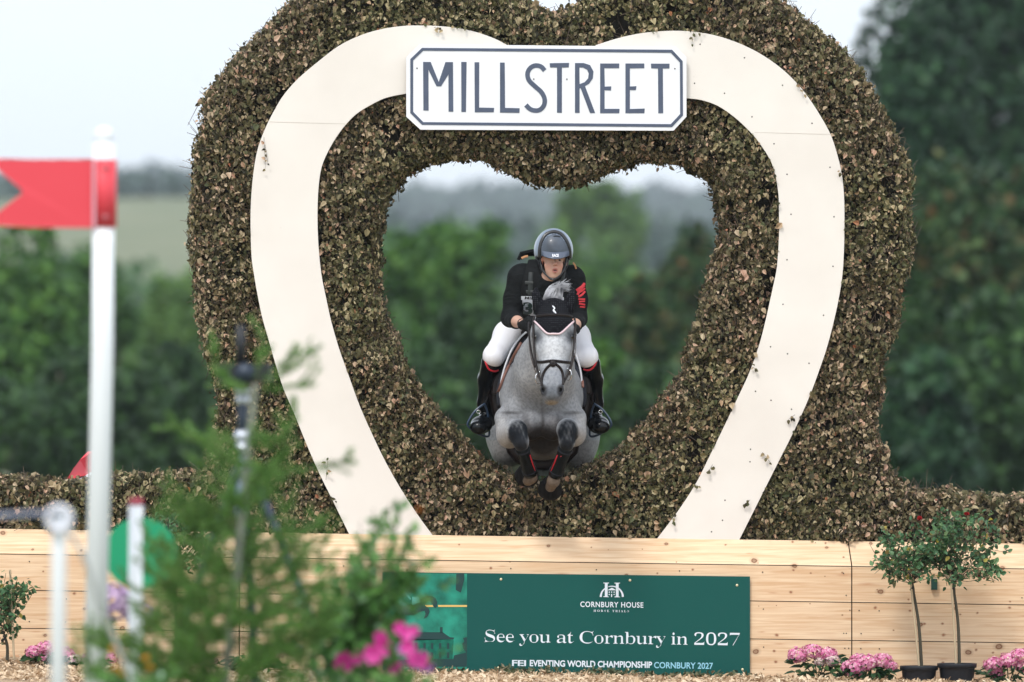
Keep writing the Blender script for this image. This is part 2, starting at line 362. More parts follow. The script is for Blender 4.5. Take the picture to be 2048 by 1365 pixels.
# ================================================================== THE JUMP
def wood_nodes(t, b):
    tc = t.nodes.new('ShaderNodeTexCoord'); g = t.nodes.new('ShaderNodeNewGeometry')
    def mapn(sx, sy, sz):
        m = t.nodes.new('ShaderNodeMapping'); m.inputs['Scale'].default_value = (sx, sy, sz); t.links.new(tc.outputs['Object'], m.inputs['Vector']); return m
    def math_(op, a, bb=None, c=None):
        m = t.nodes.new('ShaderNodeMath'); m.operation = op
        for k, v in enumerate((a, bb, c)):
            if v is None: continue
            if isinstance(v, (int, float)): m.inputs[k].default_value = v
            else: t.links.new(v, m.inputs[k])
        return m.outputs[0]
    off = math_('MULTIPLY', g.outputs['Random Per Island'], 37.0)
    ad = t.nodes.new('ShaderNodeVectorMath'); ad.operation = 'ADD'; cx = t.nodes.new('ShaderNodeCombineXYZ'); t.links.new(off, cx.inputs[0]); t.links.new(off, cx.inputs[1])
    m1 = mapn(1.3, 1, 34); t.links.new(m1.outputs[0], ad.inputs[0]); t.links.new(cx.outputs[0], ad.inputs[1])
    n1 = t.nodes.new('ShaderNodeTexNoise'); n1.inputs['Scale'].default_value = 1.6; n1.inputs['Detail'].default_value = 6; n1.inputs['Distortion'].default_value = .9
    t.links.new(ad.outputs[0], n1.inputs['Vector'])
    r1 = t.nodes.new('ShaderNodeValToRGB'); e = r1.color_ramp.elements
    e[0].position = .3; e[0].color = (.70, .45, .26, 1); e[1].position = .62; e[1].color = (.87, .65, .435, 1)
    q = e.new(.5); q.color = (.80, .57, .365, 1)
    t.links.new(n1.outputs['Fac'], r1.inputs[0])
    n3 = t.nodes.new('ShaderNodeTexNoise'); n3.inputs['Scale'].default_value = 2.2; n3.inputs['Detail'].default_value = 3; t.links.new(mapn(1, 1, 3).outputs[0], n3.inputs['Vector'])
    col = r1.outputs[0]
    def layer(col, fac, c):
        x = t.nodes.new('ShaderNodeMix'); x.data_type = 'RGBA'; x.inputs[7].default_value = (*c, 1); t.links.new(fac, x.inputs[0]); t.links.new(col, x.inputs[6]); return x.outputs[2]
    def ramp(fac, st):
        r = t.nodes.new('ShaderNodeValToRGB'); e = r.color_ramp.elements; e[0].position = st[0][0]; e[0].color = (st[0][1],) * 3 + (1,); e[1].position = st[-1][0]; e[1].color = (st[-1][1],) * 3 + (1,)
        for p, c in st[1:-1]: q = e.new(p); q.color = (c, c, c, 1)
        t.links.new(fac, r.inputs[0]); return r.outputs[0]
    col = layer(col, ramp(n3.outputs['Fac'], [(.55, 0), (.8, .5)]), (.72, .45, .27))
    wob = t.nodes.new('ShaderNodeTexNoise'); wob.inputs['Scale'].default_value = 14; t.links.new(tc.outputs['Object'], wob.inputs['Vector'])
    for sc, mp, st, c, th in ((3.6, (1, 0, 1.35), [(0, .75), (.035, .65), (.05, 1), (.062, .9), (.085, .25), (.15, .0)], (.20, .085, .04), .52),
                              (9.0, (1, 0, 1.2), [(0, 1), (.045, .9), (.09, .25), (.14, 0)], (.30, .12, .06), .8),
                              (4.7, (.35, 0, 2.4), [(0, .75), (.05, .5), (.12, .12), (.2, 0)], (.55, .27, .14), .55)):
        v = t.nodes.new('ShaderNodeTexVoronoi'); v.voronoi_dimensions = '2D'; v.inputs['Scale'].default_value = sc; v.inputs['Randomness'].default_value = 1
        m0 = mapn(*mp); sx = t.nodes.new('ShaderNodeSeparateXYZ'); t.links.new(m0.outputs[0], sx.inputs[0]); m = t.nodes.new('ShaderNodeCombineXYZ'); t.links.new(sx.outputs[0], m.inputs[0]); t.links.new(sx.outputs[2], m.inputs[1]); a2 = t.nodes.new('ShaderNodeVectorMath'); a2.operation = 'ADD'
        sc2 = t.nodes.new('ShaderNodeVectorMath'); sc2.operation = 'SCALE'; sc2.inputs[3].default_value = .02
        t.links.new(wob.outputs['Color'], sc2.inputs[0]); t.links.new(m.outputs[0], a2.inputs[0]); t.links.new(sc2.outputs[0], a2.inputs[1])
        t.links.new(a2.outputs[0], v.inputs['Vector'])
        s = t.nodes.new('ShaderNodeSeparateColor'); t.links.new(v.outputs['Color'], s.inputs[0])
        gate = math_('GREATER_THAN', s.outputs[0], th)
        # vary the knot size by cell
        dd = math_('DIVIDE', v.outputs['Distance'], math_('ADD', math_('MULTIPLY', s.outputs[1], .9), .35))
        col = layer(col, math_('MULTIPLY', ramp(dd, st), gate), c)
    t.links.new(col, b.inputs['Base Color'])
    u = t.nodes.new('ShaderNodeBump'); u.inputs['Strength'].default_value = .25; u.inputs['Distance'].default_value = .002
    t.links.new(n1.outputs['Fac'], u.inputs['Height']); t.links.new(u.outputs[0], b.inputs['Normal'])
M_wood = mat('pine_boards', rough=.62, spec=.3, build=wood_nodes)
M_dark = mat('dark_gap', (.025, .02, .015), .9)
M_screw = mat('screw_head', (.75, .66, .42), .35, metal=.3)
M_nail = mat('nail_head', (.06, .05, .045), .5, metal=.5)
def topline(px): return 1058.5 + .01455 * px
ROWS = [0, 50, 122, 198, 273, 330]
tb = thing('timber_base', 'long base of pale knotty pine boards carrying the heart hedge, banner screwed on', 'jump base', W(1024, 1346, .4))
rngb = np.random.RandomState(4)
for (a, b_) in ((-420, 477.2), (479.6, 1702.4), (1704.8, 2500)):
    m = MB()
    for k in range(5):
        j0 = ROWS[k] + (0 if k == 0 else .85); j1 = ROWS[k + 1] - .85
        f0 = .10 if k == 0 else 0.0
        jt = rngb.uniform(-.0015, .0015)
        def crn(px, r, Y): p = W(px, topline(px) + r, 0); return (p[0], Y, p[2])
        ff = jt; sk = -6 if (k == 0 and a > 1000) else 0; sk2 = -6 if (k == 0 and b_ > 1000 and b_ < 2000) else 0
        V = [crn(a + sk, j0, f0 + jt), crn(b_ + sk2, j0, f0 + jt), crn(b_, j1, ff), crn(a, j1, ff),
             crn(a + sk, j0, f0 + .03), crn(b_ + sk2, j0, f0 + .03), crn(b_, j1, ff + .04), crn(a, j1, ff + .04)]
        V = [tuple(np.array(v)) for v in V]
        m.add(V, [[3, 2, 1, 0], [4, 5, 6, 7], [0, 1, 5, 4], [2, 3, 7, 6], [1, 2, 6, 5], [3, 0, 4, 7]])
    m.build('board_panel', M_wood, tb)
# backing frame, deck on top
m = MB()
z0, z1 = -.3, 0
for a, b_ in ((-420, 2500),):
    p0 = W(a, topline(a) + 6, 0); p1 = W(b_, topline(b_) + 6, 0)
    for yy0, yy1 in ((.14, 1.3),):
        V = [(p0[0], yy0, -.4), (p1[0], yy0, -.4), (p1[0], yy0, p1[2]), (p0[0], yy0, p0[2]), (p0[0], yy1, -.4), (p1[0], yy1, -.4), (p1[0], yy1, p1[2]), (p0[0], yy1, p0[2])]
        m.add(V, [[0, 1, 2, 3], [5, 4, 7, 6], [3, 2, 6, 7], [1, 5, 6, 2], [4, 0, 3, 7], [4, 5, 1, 0]])
    V = [(p0[0], .045, -.4), (p1[0], .045, -.4), (p1[0], .045, p1[2] - .17), (p0[0], .045, p0[2] - .17), (p0[0], .13, -.4), (p1[0], .13, -.4), (p1[0], .13, p1[2] - .005), (p0[0], .13, p0[2] - .005)]
    m.add(V, [[0, 1, 2, 3], [3, 2, 6, 7]])
m.build('inner_frame', M_dark, tb)
m = MB()
for px in list(range(520, 1700, 168)) + [1690, 1722, 1760, 2040, 60, 130, 460]:
    for r in (20, 64, 108, 138, 184, 214, 258):
        if rngb.uniform() < .45: continue
        x, _, z = W(px + rngb.uniform(-4, 4), topline(px) + r, 0)
        if r == 20: continue
        m.ell((x, -.002, z), (.0045, .003, .0045), 6)
m.build('nails', M_nail, tb)

# ------------------------------------------------------------------ heart hedge
OUT = [(404, 1066), (402, 985), (398, 955), (415, 915), (432, 880), (438, 845), (436, 800), (432, 753), (414, 712), (403, 663), (391, 581), (381, 530), (378, 480), (380, 420), (384, 340),
       (389, 300), (402, 240), (418, 182), (440, 150), (470, 110), (510, 68), (556, 25), (592, -5), (640, -38), (720, -68), (800, -78), (880, -72), (960, -48), (1025, -18), (1075, 8), (1112, 24),
       (1160, 2), (1210, -26), (1280, -54), (1360, -66), (1440, -58), (1520, -28), (1575, 4), (1630, 44), (1667, 84), (1716, 135), (1749, 185), (1763, 234), (1802, 279), (1817, 328),
       (1823, 400), (1825, 472), (1820, 533), (1806, 575), (1803, 622), (1791, 675), (1768, 716), (1765, 760), (1764, 807), (1754, 868), (1770, 917), (1790, 955), (1823, 981), (1850, 992), (1862, 1087)]
HOLE = [(1098, 368), (1050, 352), (1012, 335), (978, 319), (940, 313), (900, 315), (860, 325), (825, 343), (797, 364), (777, 392), (766, 430), (757, 480), (755, 540), (764, 590), (781, 651),
        (797, 688), (805, 716), (822, 741), (834, 770), (855, 794), (869, 819), (902, 842), (918, 864), (945, 900), (978, 926), (1023, 946), (1050, 958), (1090, 966), (1130, 950), (1158, 936),
        (1195, 917), (1250, 889), (1275, 856), (1302, 832), (1316, 802), (1339, 770), (1371, 735), (1382, 675), (1396, 642), (1404, 610), (1417, 560), (1430, 520), (1443, 472), (1439, 410),
        (1429, 372), (1417, 353), (1396, 338), (1363, 324), (1314, 317), (1273, 318), (1232, 328), (1183, 351), (1140, 364)]
BOARD_L = [(1015, 91), (990, 78), (957, 66), (924, 58), (883, 53), (842, 51.5), (805, 52.5), (760, 59.5), (719, 72), (678, 92), (637, 123), (596, 158), (567, 191), (547, 224), (528, 263), (514, 304), (506, 353),
           (502, 402), (501, 451), (503, 513), (508, 550), (514, 585), (524, 634), (537, 680), (551, 729), (567, 778), (588, 827), (613, 889), (637, 944), (662, 995), (699, 1070.5), (867, 1073.5), (834, 1028),
           (801, 977), (769, 920), (744, 868), (719, 811), (699, 756), (678, 697), (662, 641), (652, 595), (643, 550), (637, 492), (635, 431), (637, 377), (643, 336), (656, 304), (674, 273), (695, 246), (719, 224),
           (760, 201), (785, 193), (812, 188), (850, 187), (1000, 187)]
BOARD_R = [(1191, 91), (1232, 78), (1273, 68.5), (1314, 63.5), (1355, 62), (1396, 65), (1437, 73), (1478, 87), (1519, 107), (1560, 135), (1593, 166), (1618, 197), (1642, 234), (1661, 269), (1673, 304), (1683, 345),
           (1688, 390), (1689, 443), (1688, 501), (1685, 550), (1679, 590), (1669, 638), (1655, 692), (1640, 737), (1622, 786), (1601, 835), (1577, 885), (1546, 946), (1519, 1000), (1478, 1081.5), (1314, 1078),
           (1355, 1024), (1392, 967), (1421, 909), (1445, 860), (1474, 799), (1499, 745), (1519, 688), (1532, 638), (1540, 602), (1548, 565), (1554, 533), (1558, 472), (1558, 431), (1557, 390), (1550, 349), (1540, 320),
           (1519, 287), (1499, 263), (1470, 236), (1437, 213), (1404, 201), (1374, 197), (1340, 196), (1191, 190)]
def _grow(x, y, g=10.0):
    dx, dy = x - 1098, y - 590; l = math.hypot(dx, dy * .8); return (x + g * dx / l, y + g * dy * .8 / l)
HOLE = [_grow(x, y) for x, y in HOLE]
def w2(pts, Y=0.0): return np.array([W2(x, y, Y) for x, y in pts])
def smooth_outline(pts, keep):
    """Catmull-Rom through a closed pixel outline; indices in keep stay sharp"""
    n = len(pts); out = []
    runs = sorted(keep)
    for a, b_ in zip(runs, runs[1:] + [runs[0] + n]):
        seg = [pts[k % n] for k in range(a, b_ + 1)]
        if len(seg) == 2: out.append(seg[0]); continue
        out += [tuple(p) for p in spline(seg, 4)[:-1]]
    return out
LEAF_STOPS = [(0, (.035, .033, .018)), (.14, (.075, .068, .034)), (.30, (.16, .145, .07)), (.45, (.20, .178, .09)), (.56, (.10, .12, .055)), (.68, (.28, .235, .13)), (.80, (.40, .325, .20)), (.90, (.52, .43, .29)),
              (.965, (.54, .36, .25)), (.994, (.50, .34, .24)), (1, (.42, .15, .07))]
LEAF_STOPS = [(p, tuple(q * (.80 if p < .4 else .95 if p < .6 else 1.12) * k for q, k in zip(c, (1.0, .94, .96)))) for p, c in LEAF_STOPS]
M_hleaf = leafmat('dead_hornbeam_leaf', LEAF_STOPS, rough=.6, patch=(1.6, (.80, .98, .74), .5), spec=.3, trans=.12)
M_twig = mat('twig', (.10, .070, .050), .8, var=(6, .6))
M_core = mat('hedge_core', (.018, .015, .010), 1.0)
def hedge(name, label, outer, hole, y_front, y_back, rng, dens, group=None, rad=.16, boards=(), size=1.0, flat_sides=False):
    O = w2(outer); H = w2(hole) if hole else None
    zb = O[:, 1].min() - .01
    base = (float(O[:, 0].mean()), (y_front + y_back) / 2, float(zb))
    t = thing(name, label, 'hedge', base, group)
    # --- front face
    x0, x1 = O[:, 0].min() - .05, O[:, 0].max() + .05; z0, z1 = O[:, 1].min(), O[:, 1].max() + .05
    n = int((x1 - x0) * (z1 - z0) * dens)
    x = rng.uniform(x0, x1, n); z = rng.uniform(z0, z1, n)
    m = inpoly(x, z, O)
    if H is not None: m &= ~inpoly(x, z, H)
    x = x[m]; z = z[m]
    edge = O[1:] if True else O     # open at the bottom (first and last points are the foot)
    d, nx_, nz_ = segdist(x, z, O[:, :], closed=False)
    if H is not None:
        d2, nx2, nz2 = segdist(x, z, H); k = d2 < d; d = np.where(k, d2, d); nx_ = np.where(k, nx2, nx_); nz_ = np.where(k, nz2, nz_)
    q = np.clip((rad - d) / rad, 0, 1)
    yf = y_front + rad * .8 * (1 - np.sqrt(1 - q * q * .96)) + noise3(np.stack([x, z, x * 0], 1), 4.0, 1) * .03 + noise3(np.stack([x, z, x * 0], 1), 11.0, 2) * .032 + rng.normal(0, .02, len(x))
    Nn = unit(np.stack([nx_ * q, -np.ones(len(x)) * np.sqrt(1 - q * q * .8), nz_ * q], 1))
    P = np.stack([x, yf, z], 1)
    ho = noise3(P, 9.0, 2) + .6 * noise3(P, 21.0, 1) ; kk = ho + rng.normal(0, .35, len(P)) > -.95; P = P[kk]; Nn = Nn[kk]
    for bd in boards:
        inside = inpoly(P[:, 0], P[:, 2], bd); dd, _, _ = segdist(P[:, 0], P[:, 2], bd)
        k = ~(inside & (dd > .05)); P = P[k]; Nn = Nn[k]
        inside = inpoly(P[:, 0], P[:, 2], bd); P[:, 1] = np.where(inside, np.maximum(P[:, 1], .155), P[:, 1])
    # --- outer and inner sides, back
    def side(poly, closed, sgn, dn):
        pts = np.array(poly); a = pts; b_ = np.roll(pts, -1, 0)
        if not closed: a = a[:-1]; b_ = b_[:-1]
        L = np.hypot(*(b_ - a).T); c = np.cumsum(L) / L.sum(); n = int(L.sum() * (y_back - y_front) * dn)
        k = np.searchsorted(c, rng.uniform(0, 1, n)); k = np.minimum(k, len(a) - 1); tt = rng.uniform(0, 1, n)[:, None]
        p = a[k] + (b_[k] - a[k]) * tt; e = (b_[k] - a[k]) / L[k][:, None]
        nn = np.stack([-e[:, 1], e[:, 0]], 1) * sgn
        yy_ = rng.uniform(y_front + .06, y_back, n)
        p = p + nn * (rng.normal(0, .016, n) - .014 + noise3(np.stack([p[:, 0], yy_, p[:, 1]], 1), 7) * .02 + noise3(np.stack([p[:, 0], yy_, p[:, 1]], 1), 19, 1) * .014)[:, None]
        return np.stack([p[:, 0], yy_, p[:, 1]], 1), np.stack([nn[:, 0], -.25 * np.ones(n), nn[:, 1]], 1)
    area = lambda q: sum(q[i][0] * q[(i + 1) % len(q)][1] - q[(i + 1) % len(q)][0] * q[i][1] for i in range(len(q)))
    Ps, Ns = side(O, False, 1 if area(O) < 0 else -1, dens * .55)
    P = np.concatenate([P, Ps]); Nn = np.concatenate([Nn, unit(Ns)])
    if H is not None:
        Ps, Ns = side(H, True, -1 if area(H) < 0 else 1, dens * .8); P = np.concatenate([P, Ps]); Nn = np.concatenate([Nn, unit(Ns)])
    n = int(len(x) * .12); bi = rng.randint(0, len(x), n); Pb = np.stack([x[bi], y_back - rng.uniform(0, .05, n), z[bi]], 1)
    P = np.concatenate([P, Pb]); Nn = np.concatenate([Nn, np.tile([0, 1., 0], (n, 1))])
    n = len(P); down = np.array([0, 0, -1.0])
    D = unit(down * rng.uniform(.2, 1.3, (n, 1)) + rng.normal(0, .55, (n, 3)) + Nn * rng.uniform(-.1, .55, (n, 1)))
    NN = unit(Nn * 1.0 + rng.normal(0, .55, (n, 3)) + [0, 0, .25])
    L = rng.choice([.024, .033, .043, .055, .068], n, p=[.27, .33, .25, .12, .03]) * rng.uniform(.85, 1.15, n) * size; Wd = L * rng.uniform(.55, .85, n)
    V, F = leaves(P - D * L[:, None] * .5, D, NN, L, Wd, rng, fold=.22, droop=.2)
    mk('leaves', V, F, M_hleaf, t)
    # --- twigs
    k = rng.choice(len(P), int(len(P) * .10), replace=False)
    a = P[k] - Nn[k] * rng.uniform(.0, .05, (len(k), 1)); dr = unit(rng.normal(size=(len(k), 3)) + Nn[k] * .15 + [0, -.1, .5])
    b_ = a + dr * rng.uniform(.05, .22, (len(k), 1)); lim = Nn[k] * .012
    b_ = a + (b_ - a) - Nn[k] * np.maximum(((b_ - P[k]) * Nn[k]).sum(1, keepdims=True) - .025, 0)
    A2, B2 = a, b_
    # stray shoots breaking the outline
    k = rng.choice(len(P), int(len(P) * .006), replace=False)
    a3 = P[k]; b3 = a3 + unit(Nn[k] + rng.normal(0, .6, (len(k), 3)) + [0, -.2, .5]) * rng.uniform(.03, .10, (len(k), 1))
    A4 = np.concatenate([A2, a3]); B4 = np.concatenate([B2, b3])
    for bd in boards:
        for q in (A4, B4): ins = inpoly(q[:, 0], q[:, 2], bd); q[:, 1] = np.where(ins, np.maximum(q[:, 1], .135), q[:, 1])
    V, F = sticks(A4, B4, .0026)
    mk('twigs', V, F, M_twig, t)
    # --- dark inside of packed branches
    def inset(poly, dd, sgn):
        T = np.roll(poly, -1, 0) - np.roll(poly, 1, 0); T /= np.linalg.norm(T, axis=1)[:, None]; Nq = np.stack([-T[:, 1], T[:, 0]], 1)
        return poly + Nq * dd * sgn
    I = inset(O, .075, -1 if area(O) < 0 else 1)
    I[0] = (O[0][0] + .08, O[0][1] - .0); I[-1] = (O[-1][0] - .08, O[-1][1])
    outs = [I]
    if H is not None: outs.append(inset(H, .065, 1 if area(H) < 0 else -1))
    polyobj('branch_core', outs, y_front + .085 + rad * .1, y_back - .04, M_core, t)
    return t, P
bl = w2(BOARD_L, .1); br = w2(BOARD_R, .1)
heart, HP = hedge('heart_hedge', 'tall heart-shaped hedge of dried olive brown leaves with a heart-shaped hole', OUT, HOLE, .17, 1.05, np.random.RandomState(21), 7200, boards=(bl, br), size=.82)
hedge('side_hedge', 'low clipped hedge of dried leaves left of the heart, behind the white flag pole', [(-420, topline(-420) + 1), (-420, 950), (-200, 957), (0, 958), (60, 961), (130, 966), (200, 960), (260, 955), (330, 953), (400, 950), (425, 958), (425, topline(425) + 1)][0:], None,
      .14, 1.0, np.random.RandomState(22), 5600, 'low hedges either side of the heart', rad=.12)
hedge('side_hedge', 'low clipped hedge of dried leaves right of the heart, behind the potted rose trees', [(1846, topline(1846) + 1), (1844, 990), (1870, 988), (1905, 984), (1940, 994), (1990, 1000), (2060, 997), (2200, 998), (2500, 1004), (2500, topline(2500) + 1)], None,
      .14, 1.0, np.random.RandomState(23), 5600, 'low hedges either side of the heart', rad=.12)
# a few leafy shoots overlapping the cream boards
# ------------------------------------------------------------------ cream heart boards
def cream_nodes(t, b):
    tc = t.nodes.new('ShaderNodeTexCoord'); n = t.nodes.new('ShaderNodeTexNoise'); n.inputs['Scale'].default_value = 1.8; n.inputs['Detail'].default_value = 8
    t.links.new(tc.outputs['Object'], n.inputs['Vector']); r = t.nodes.new('ShaderNodeValToRGB'); e = r.color_ramp.elements
    e[0].position = .35; e[0].color = (.80, .745, .685, 1); e[1].position = .65; e[1].color = (.86, .81, .75, 1); t.links.new(n.outputs['Fac'], r.inputs[0])
    v = t.nodes.new('ShaderNodeTexVoronoi'); v.inputs['Scale'].default_value = 9; t.links.new(tc.outputs['Object'], v.inputs['Vector'])
    s = t.nodes.new('ShaderNodeSeparateColor'); t.links.new(v.outputs['Color'], s.inputs[0])
    g = t.nodes.new('ShaderNodeMath'); g.operation = 'GREATER_THAN'; g.inputs[1].default_value = .8; t.links.new(s.outputs[0], g.inputs[0])
    rr = t.nodes.new('ShaderNodeValToRGB'); e = rr.color_ramp.elements; e[0].position = .02; e[0].color = (.22,) * 3 + (1,); e[1].position = .08; e[1].color = (0, 0, 0, 1)
    t.links.new(v.outputs['Distance'], rr.inputs[0]); m = t.nodes.new('ShaderNodeMath'); m.operation = 'MULTIPLY'; t.links.new(rr.outputs[0], m.inputs[0]); t.links.new(g.outputs[0], m.inputs[1])
    x = t.nodes.new('ShaderNodeMix'); x.data_type = 'RGBA'; x.inputs[7].default_value = (.6, .55, .5, 1); t.links.new(m.outputs[0], x.inputs[0]); t.links.new(r.outputs[0], x.inputs[6]); t.links.new(x.outputs[2], b.inputs['Base Color'])
M_cream = mat('cream_paint', rough=.5, spec=.35, build=cream_nodes)
M_creamline = mat('board_joint', (.62, .56, .50), .7)
M_ply = mat('plywood_edge', (.45, .34, .22), .8, var=(20, .3))
hb = thing('heart_board', 'flat cream painted heart outline of two curved boards fixed to the hedge front', 'board', W(1095, 1078, .1))
sm_l = smooth_outline(BOARD_L, [0, 30, 31, 52, 54]); sm_r = smooth_outline(BOARD_R, [0, 29, 30, 52, 54])
polyobj('board', [w2(sm_l, .1)], .100, .122, M_cream, hb, bevel=.0015)
polyobj('board', [w2(sm_r, .1)], .100, .122, M_cream, hb, bevel=.0015)
polyobj('board_joint', [strip_outs(w2([(539, 244), (690, 248)], .1), .0025)], .0985, .101, M_creamline, hb)
polyobj('board_joint', [strip_outs(w2([(1509, 265), (1660, 269)], .1), .0025)], .0985, .101, M_creamline, hb)
m = MB()
for px, py in [(1400, 89), (1489, 116), (1565, 171), (1389, 167), (1449, 187), (1504, 234), (1624, 247), (1548, 288), (1660, 335), (1574, 349), (1582, 429), (1668, 434), (1574, 520), (1666, 533), (1566, 609), (1647, 631), (1541, 694),
               (1575, 708), (1618, 727), (1511, 783), (1542, 801), (1583, 819), (1501, 899), (1500, 924), (1450, 1001), (1445, 1041), (1423, 1064)]:
    x, _, z = W(px, py, .1); m.ell((x, .0992, z), (.005, .002, .005), 6)
m.build('nails', M_nail, hb)
# sprigs lying over the boards
rng = np.random.RandomState(31); Pl = []; A_ = []; B_ = []
for (px, py, ex, ey) in [(1388, 62, 1384, 88), (1388, 62, 1402, 66), (528, 275, 531, 338), (530, 290, 536, 330), (652, 960, 656, 915), (650, 985, 668, 1002), (1500, 1000, 1492, 1010), (1505, 735, 1512, 738), (1590, 830, 1578, 838), (1425, 930, 1416, 945),
                         (1400, 975, 1388, 968), (1590, 160, 1607, 190), (1685, 335, 1680, 350), (1560, 412, 1560, 405), (1525, 905, 1540, 925), (868, 55, 885, 60), (1520, 1010, 1535, 980), (1350, 1030, 1346, 1045), (1085, 92, 1064, 100)]:
    a = np.array(W(px, py, .085)); b_ = np.array(W(ex, ey, .075)); A_.append(a); B_.append(b_)
    for tt in np.linspace(.2, 1, 4): Pl.append(a + (b_ - a) * tt + rng.normal(0, .006, 3))
Pl = np.array(Pl); Pl[:, 1] = np.clip(Pl[:, 1], .05, .085); n = len(Pl)
Lf = rng.uniform(.018, .034, n)
V, F = leaves(Pl, rng.normal(0, .6, (n, 3)) * [1, .15, 1] + [0, -.1, -.5], rng.normal(0, .3, (n, 3)) + [0, -1, .2], Lf, Lf * .7, rng)
mk('leaves', V, F, M_hleaf, heart); V, F = sticks(np.array(A_), np.array(B_), .0016); mk('twigs', V, F, M_twig, heart)

# ------------------------------------------------------------------ name sign
M_signw = mat('sign_white', (.86, .87, .90), .45, var=(2.5, .03)); M_navy = mat('sign_navy', (.075, .095, .15), .55, var=(9, .12))
def zs(pts): return [(780 + x / 3.2, 40 + y / 3.2) for x, y in pts]
YS = .045
sg = thing('name_sign', 'white sign with cut corners and navy lettering reading MILLSTREET, across the heart top', 'sign', W(1092, 262, YS))
polyobj('sign_board', [w2([(839, 89), (1352, 94), (1373, 115), (1373, 234), (1347, 262), (841, 260), (812.5, 234), (812.5, 115)], YS)], YS, YS + .02, M_signw, sg, bevel=.0015)
ob = zs([(130, 252), (205, 180), (1805, 192), (1873, 265), (1875, 612), (1805, 687), (205, 672), (130, 597)])
ib = zs([(148, 260), (213, 198), (1797, 211), (1855, 273), (1857, 604), (1797, 668), (213, 655), (148, 589)])
polyobj('border_line', [w2(ob, YS), w2(ib, YS)], YS - .0035, YS + .002, M_navy, sg)
LT = [[[(212, 270), (260, 270), (312, 398), (355, 271), (403, 271), (405, 588), (375, 588), (374, 350), (327, 426), (298, 426), (246, 320), (247, 581), (214, 580)]],
      [[(456, 270), (490, 270), (486, 590), (457, 590)]], [[(541, 272), (571, 272), (570, 562), (666, 564), (664, 592), (543, 592)]], [[(704, 274), (734, 274), (736, 564), (829, 566), (828, 596), (704, 594)]],
      [[(1022, 278), (1146, 276), (1144, 305), (1100, 306), (1100, 595), (1069, 595), (1069, 306), (1024, 305)]],
      [[(1184, 277), (1240, 277), (1280, 290), (1302, 330), (1298, 375), (1275, 408), (1248, 425), (1313, 597), (1280, 597), (1220, 437), (1213, 440), (1213, 596), (1184, 596)], [(1212, 306), (1235, 306), (1262, 320), (1272, 345), (1268, 375), (1245, 400), (1213, 412)]],
      [[(1345, 280), (1467, 280), (1466, 310), (1372, 310), (1374, 428), (1416, 426), (1414, 453), (1373, 451), (1373, 570), (1469, 570), (1467, 598), (1345, 598)]],
      [[(1507, 280), (1627, 280), (1627, 310), (1535, 311), (1535, 427), (1577, 425), (1574, 450), (1535, 450), (1535, 571), (1630, 568), (1628, 598), (1507, 598)]],
      [[(1670, 281), (1789, 281), (1788, 312), (1746, 312), (1748, 598), (1717, 598), (1715, 312), (1672, 311)]]]
allV = MB()
for L_ in LT: V, F = poly_mesh([w2(zs(q), YS) for q in L_], YS - .003, YS + .002); F = [np.array([f]) for f in F]; allV.add(V, F)
Sp = spline([(990, 325), (966, 300), (930, 293), (897, 310), (880, 345), (890, 388), (930, 428), (970, 465), (990, 510), (983, 552), (955, 578), (920, 580), (892, 568), (870, 545)], 5)
V, F = poly_mesh([strip_outs(w2(zs(Sp), YS), .0305)], YS - .003, YS + .002); allV.add(V, [np.array([f]) for f in F])
allV.build('lettering', M_navy, sg)
m = MB()
for px, py in zs([(173, 310), (1823, 313), (920, 380), (1132, 380)]): x, _, z = W(px, py, YS); m.ell((x, YS - .004, z), (.005, .003, .005), 6)
m.build('screws', M_nail, sg)

# ------------------------------------------------------------------ sponsor banner
YB = -.022
def corr_nodes(col):
    def f(t, b):
        tc = t.nodes.new('ShaderNodeTexCoord'); wv = t.nodes.new('ShaderNodeTexWave'); wv.bands_direction = 'Z'; wv.inputs['Scale'].default_value = 55; wv.inputs['Distortion'].default_value = 0
        t.links.new(tc.outputs['Object'], wv.inputs['Vector']); u = t.nodes.new('ShaderNodeBump'); u.inputs['Strength'].default_value = .12; u.inputs['Distance'].default_value = .001
        t.links.new(wv.outputs['Fac'], u.inputs['Height']); t.links.new(u.outputs[0], b.inputs['Normal'])
    return f
M_ban = mat('banner_green', (.006, .088, .076), .6, spec=.2, build=corr_nodes(0)); M_banw = mat('banner_white', (.78, .84, .90), .5); M_banb = mat('banner_light_blue', (.30, .62, .76), .5)
M_bph = mat('banner_photo_green', (.020, .22, .155), .6, spec=.2, var=(7, .6)); M_bph2 = mat('banner_photo_dark', (.022, .060, .060), .6, spec=.2); M_bph3 = mat('banner_photo_mid', (.008, .14, .095), .6, spec=.2, var=(30, .3)); M_bgold = mat('banner_gold', (.75, .50, .15), .5); M_bph4 = mat('banner_photo_pale', (.10, .42, .34), .5)
bn = thing('banner', 'dark green corrugated plastic banner with white lettering See you at Cornbury in 2027', 'banner', W(1130, 1350, YB))
def bq(pts): return w2(pts, YB)
polyobj('banner_sheet', [bq([(765, 1144.5), (1500, 1153.5), (1500, 1352), (765, 1343)])], YB, YB + .006, M_ban, bn)
polyobj('photo_panel', [bq([(767, 1146.5), (934, 1148), (934, 1345), (767, 1341.5)])], YB - .0012, YB + .001, M_bph, bn)
def z4(pts): return [(760 + x / 5.935, 1130 + y / 5.935) for x, y in pts]
m = MB()
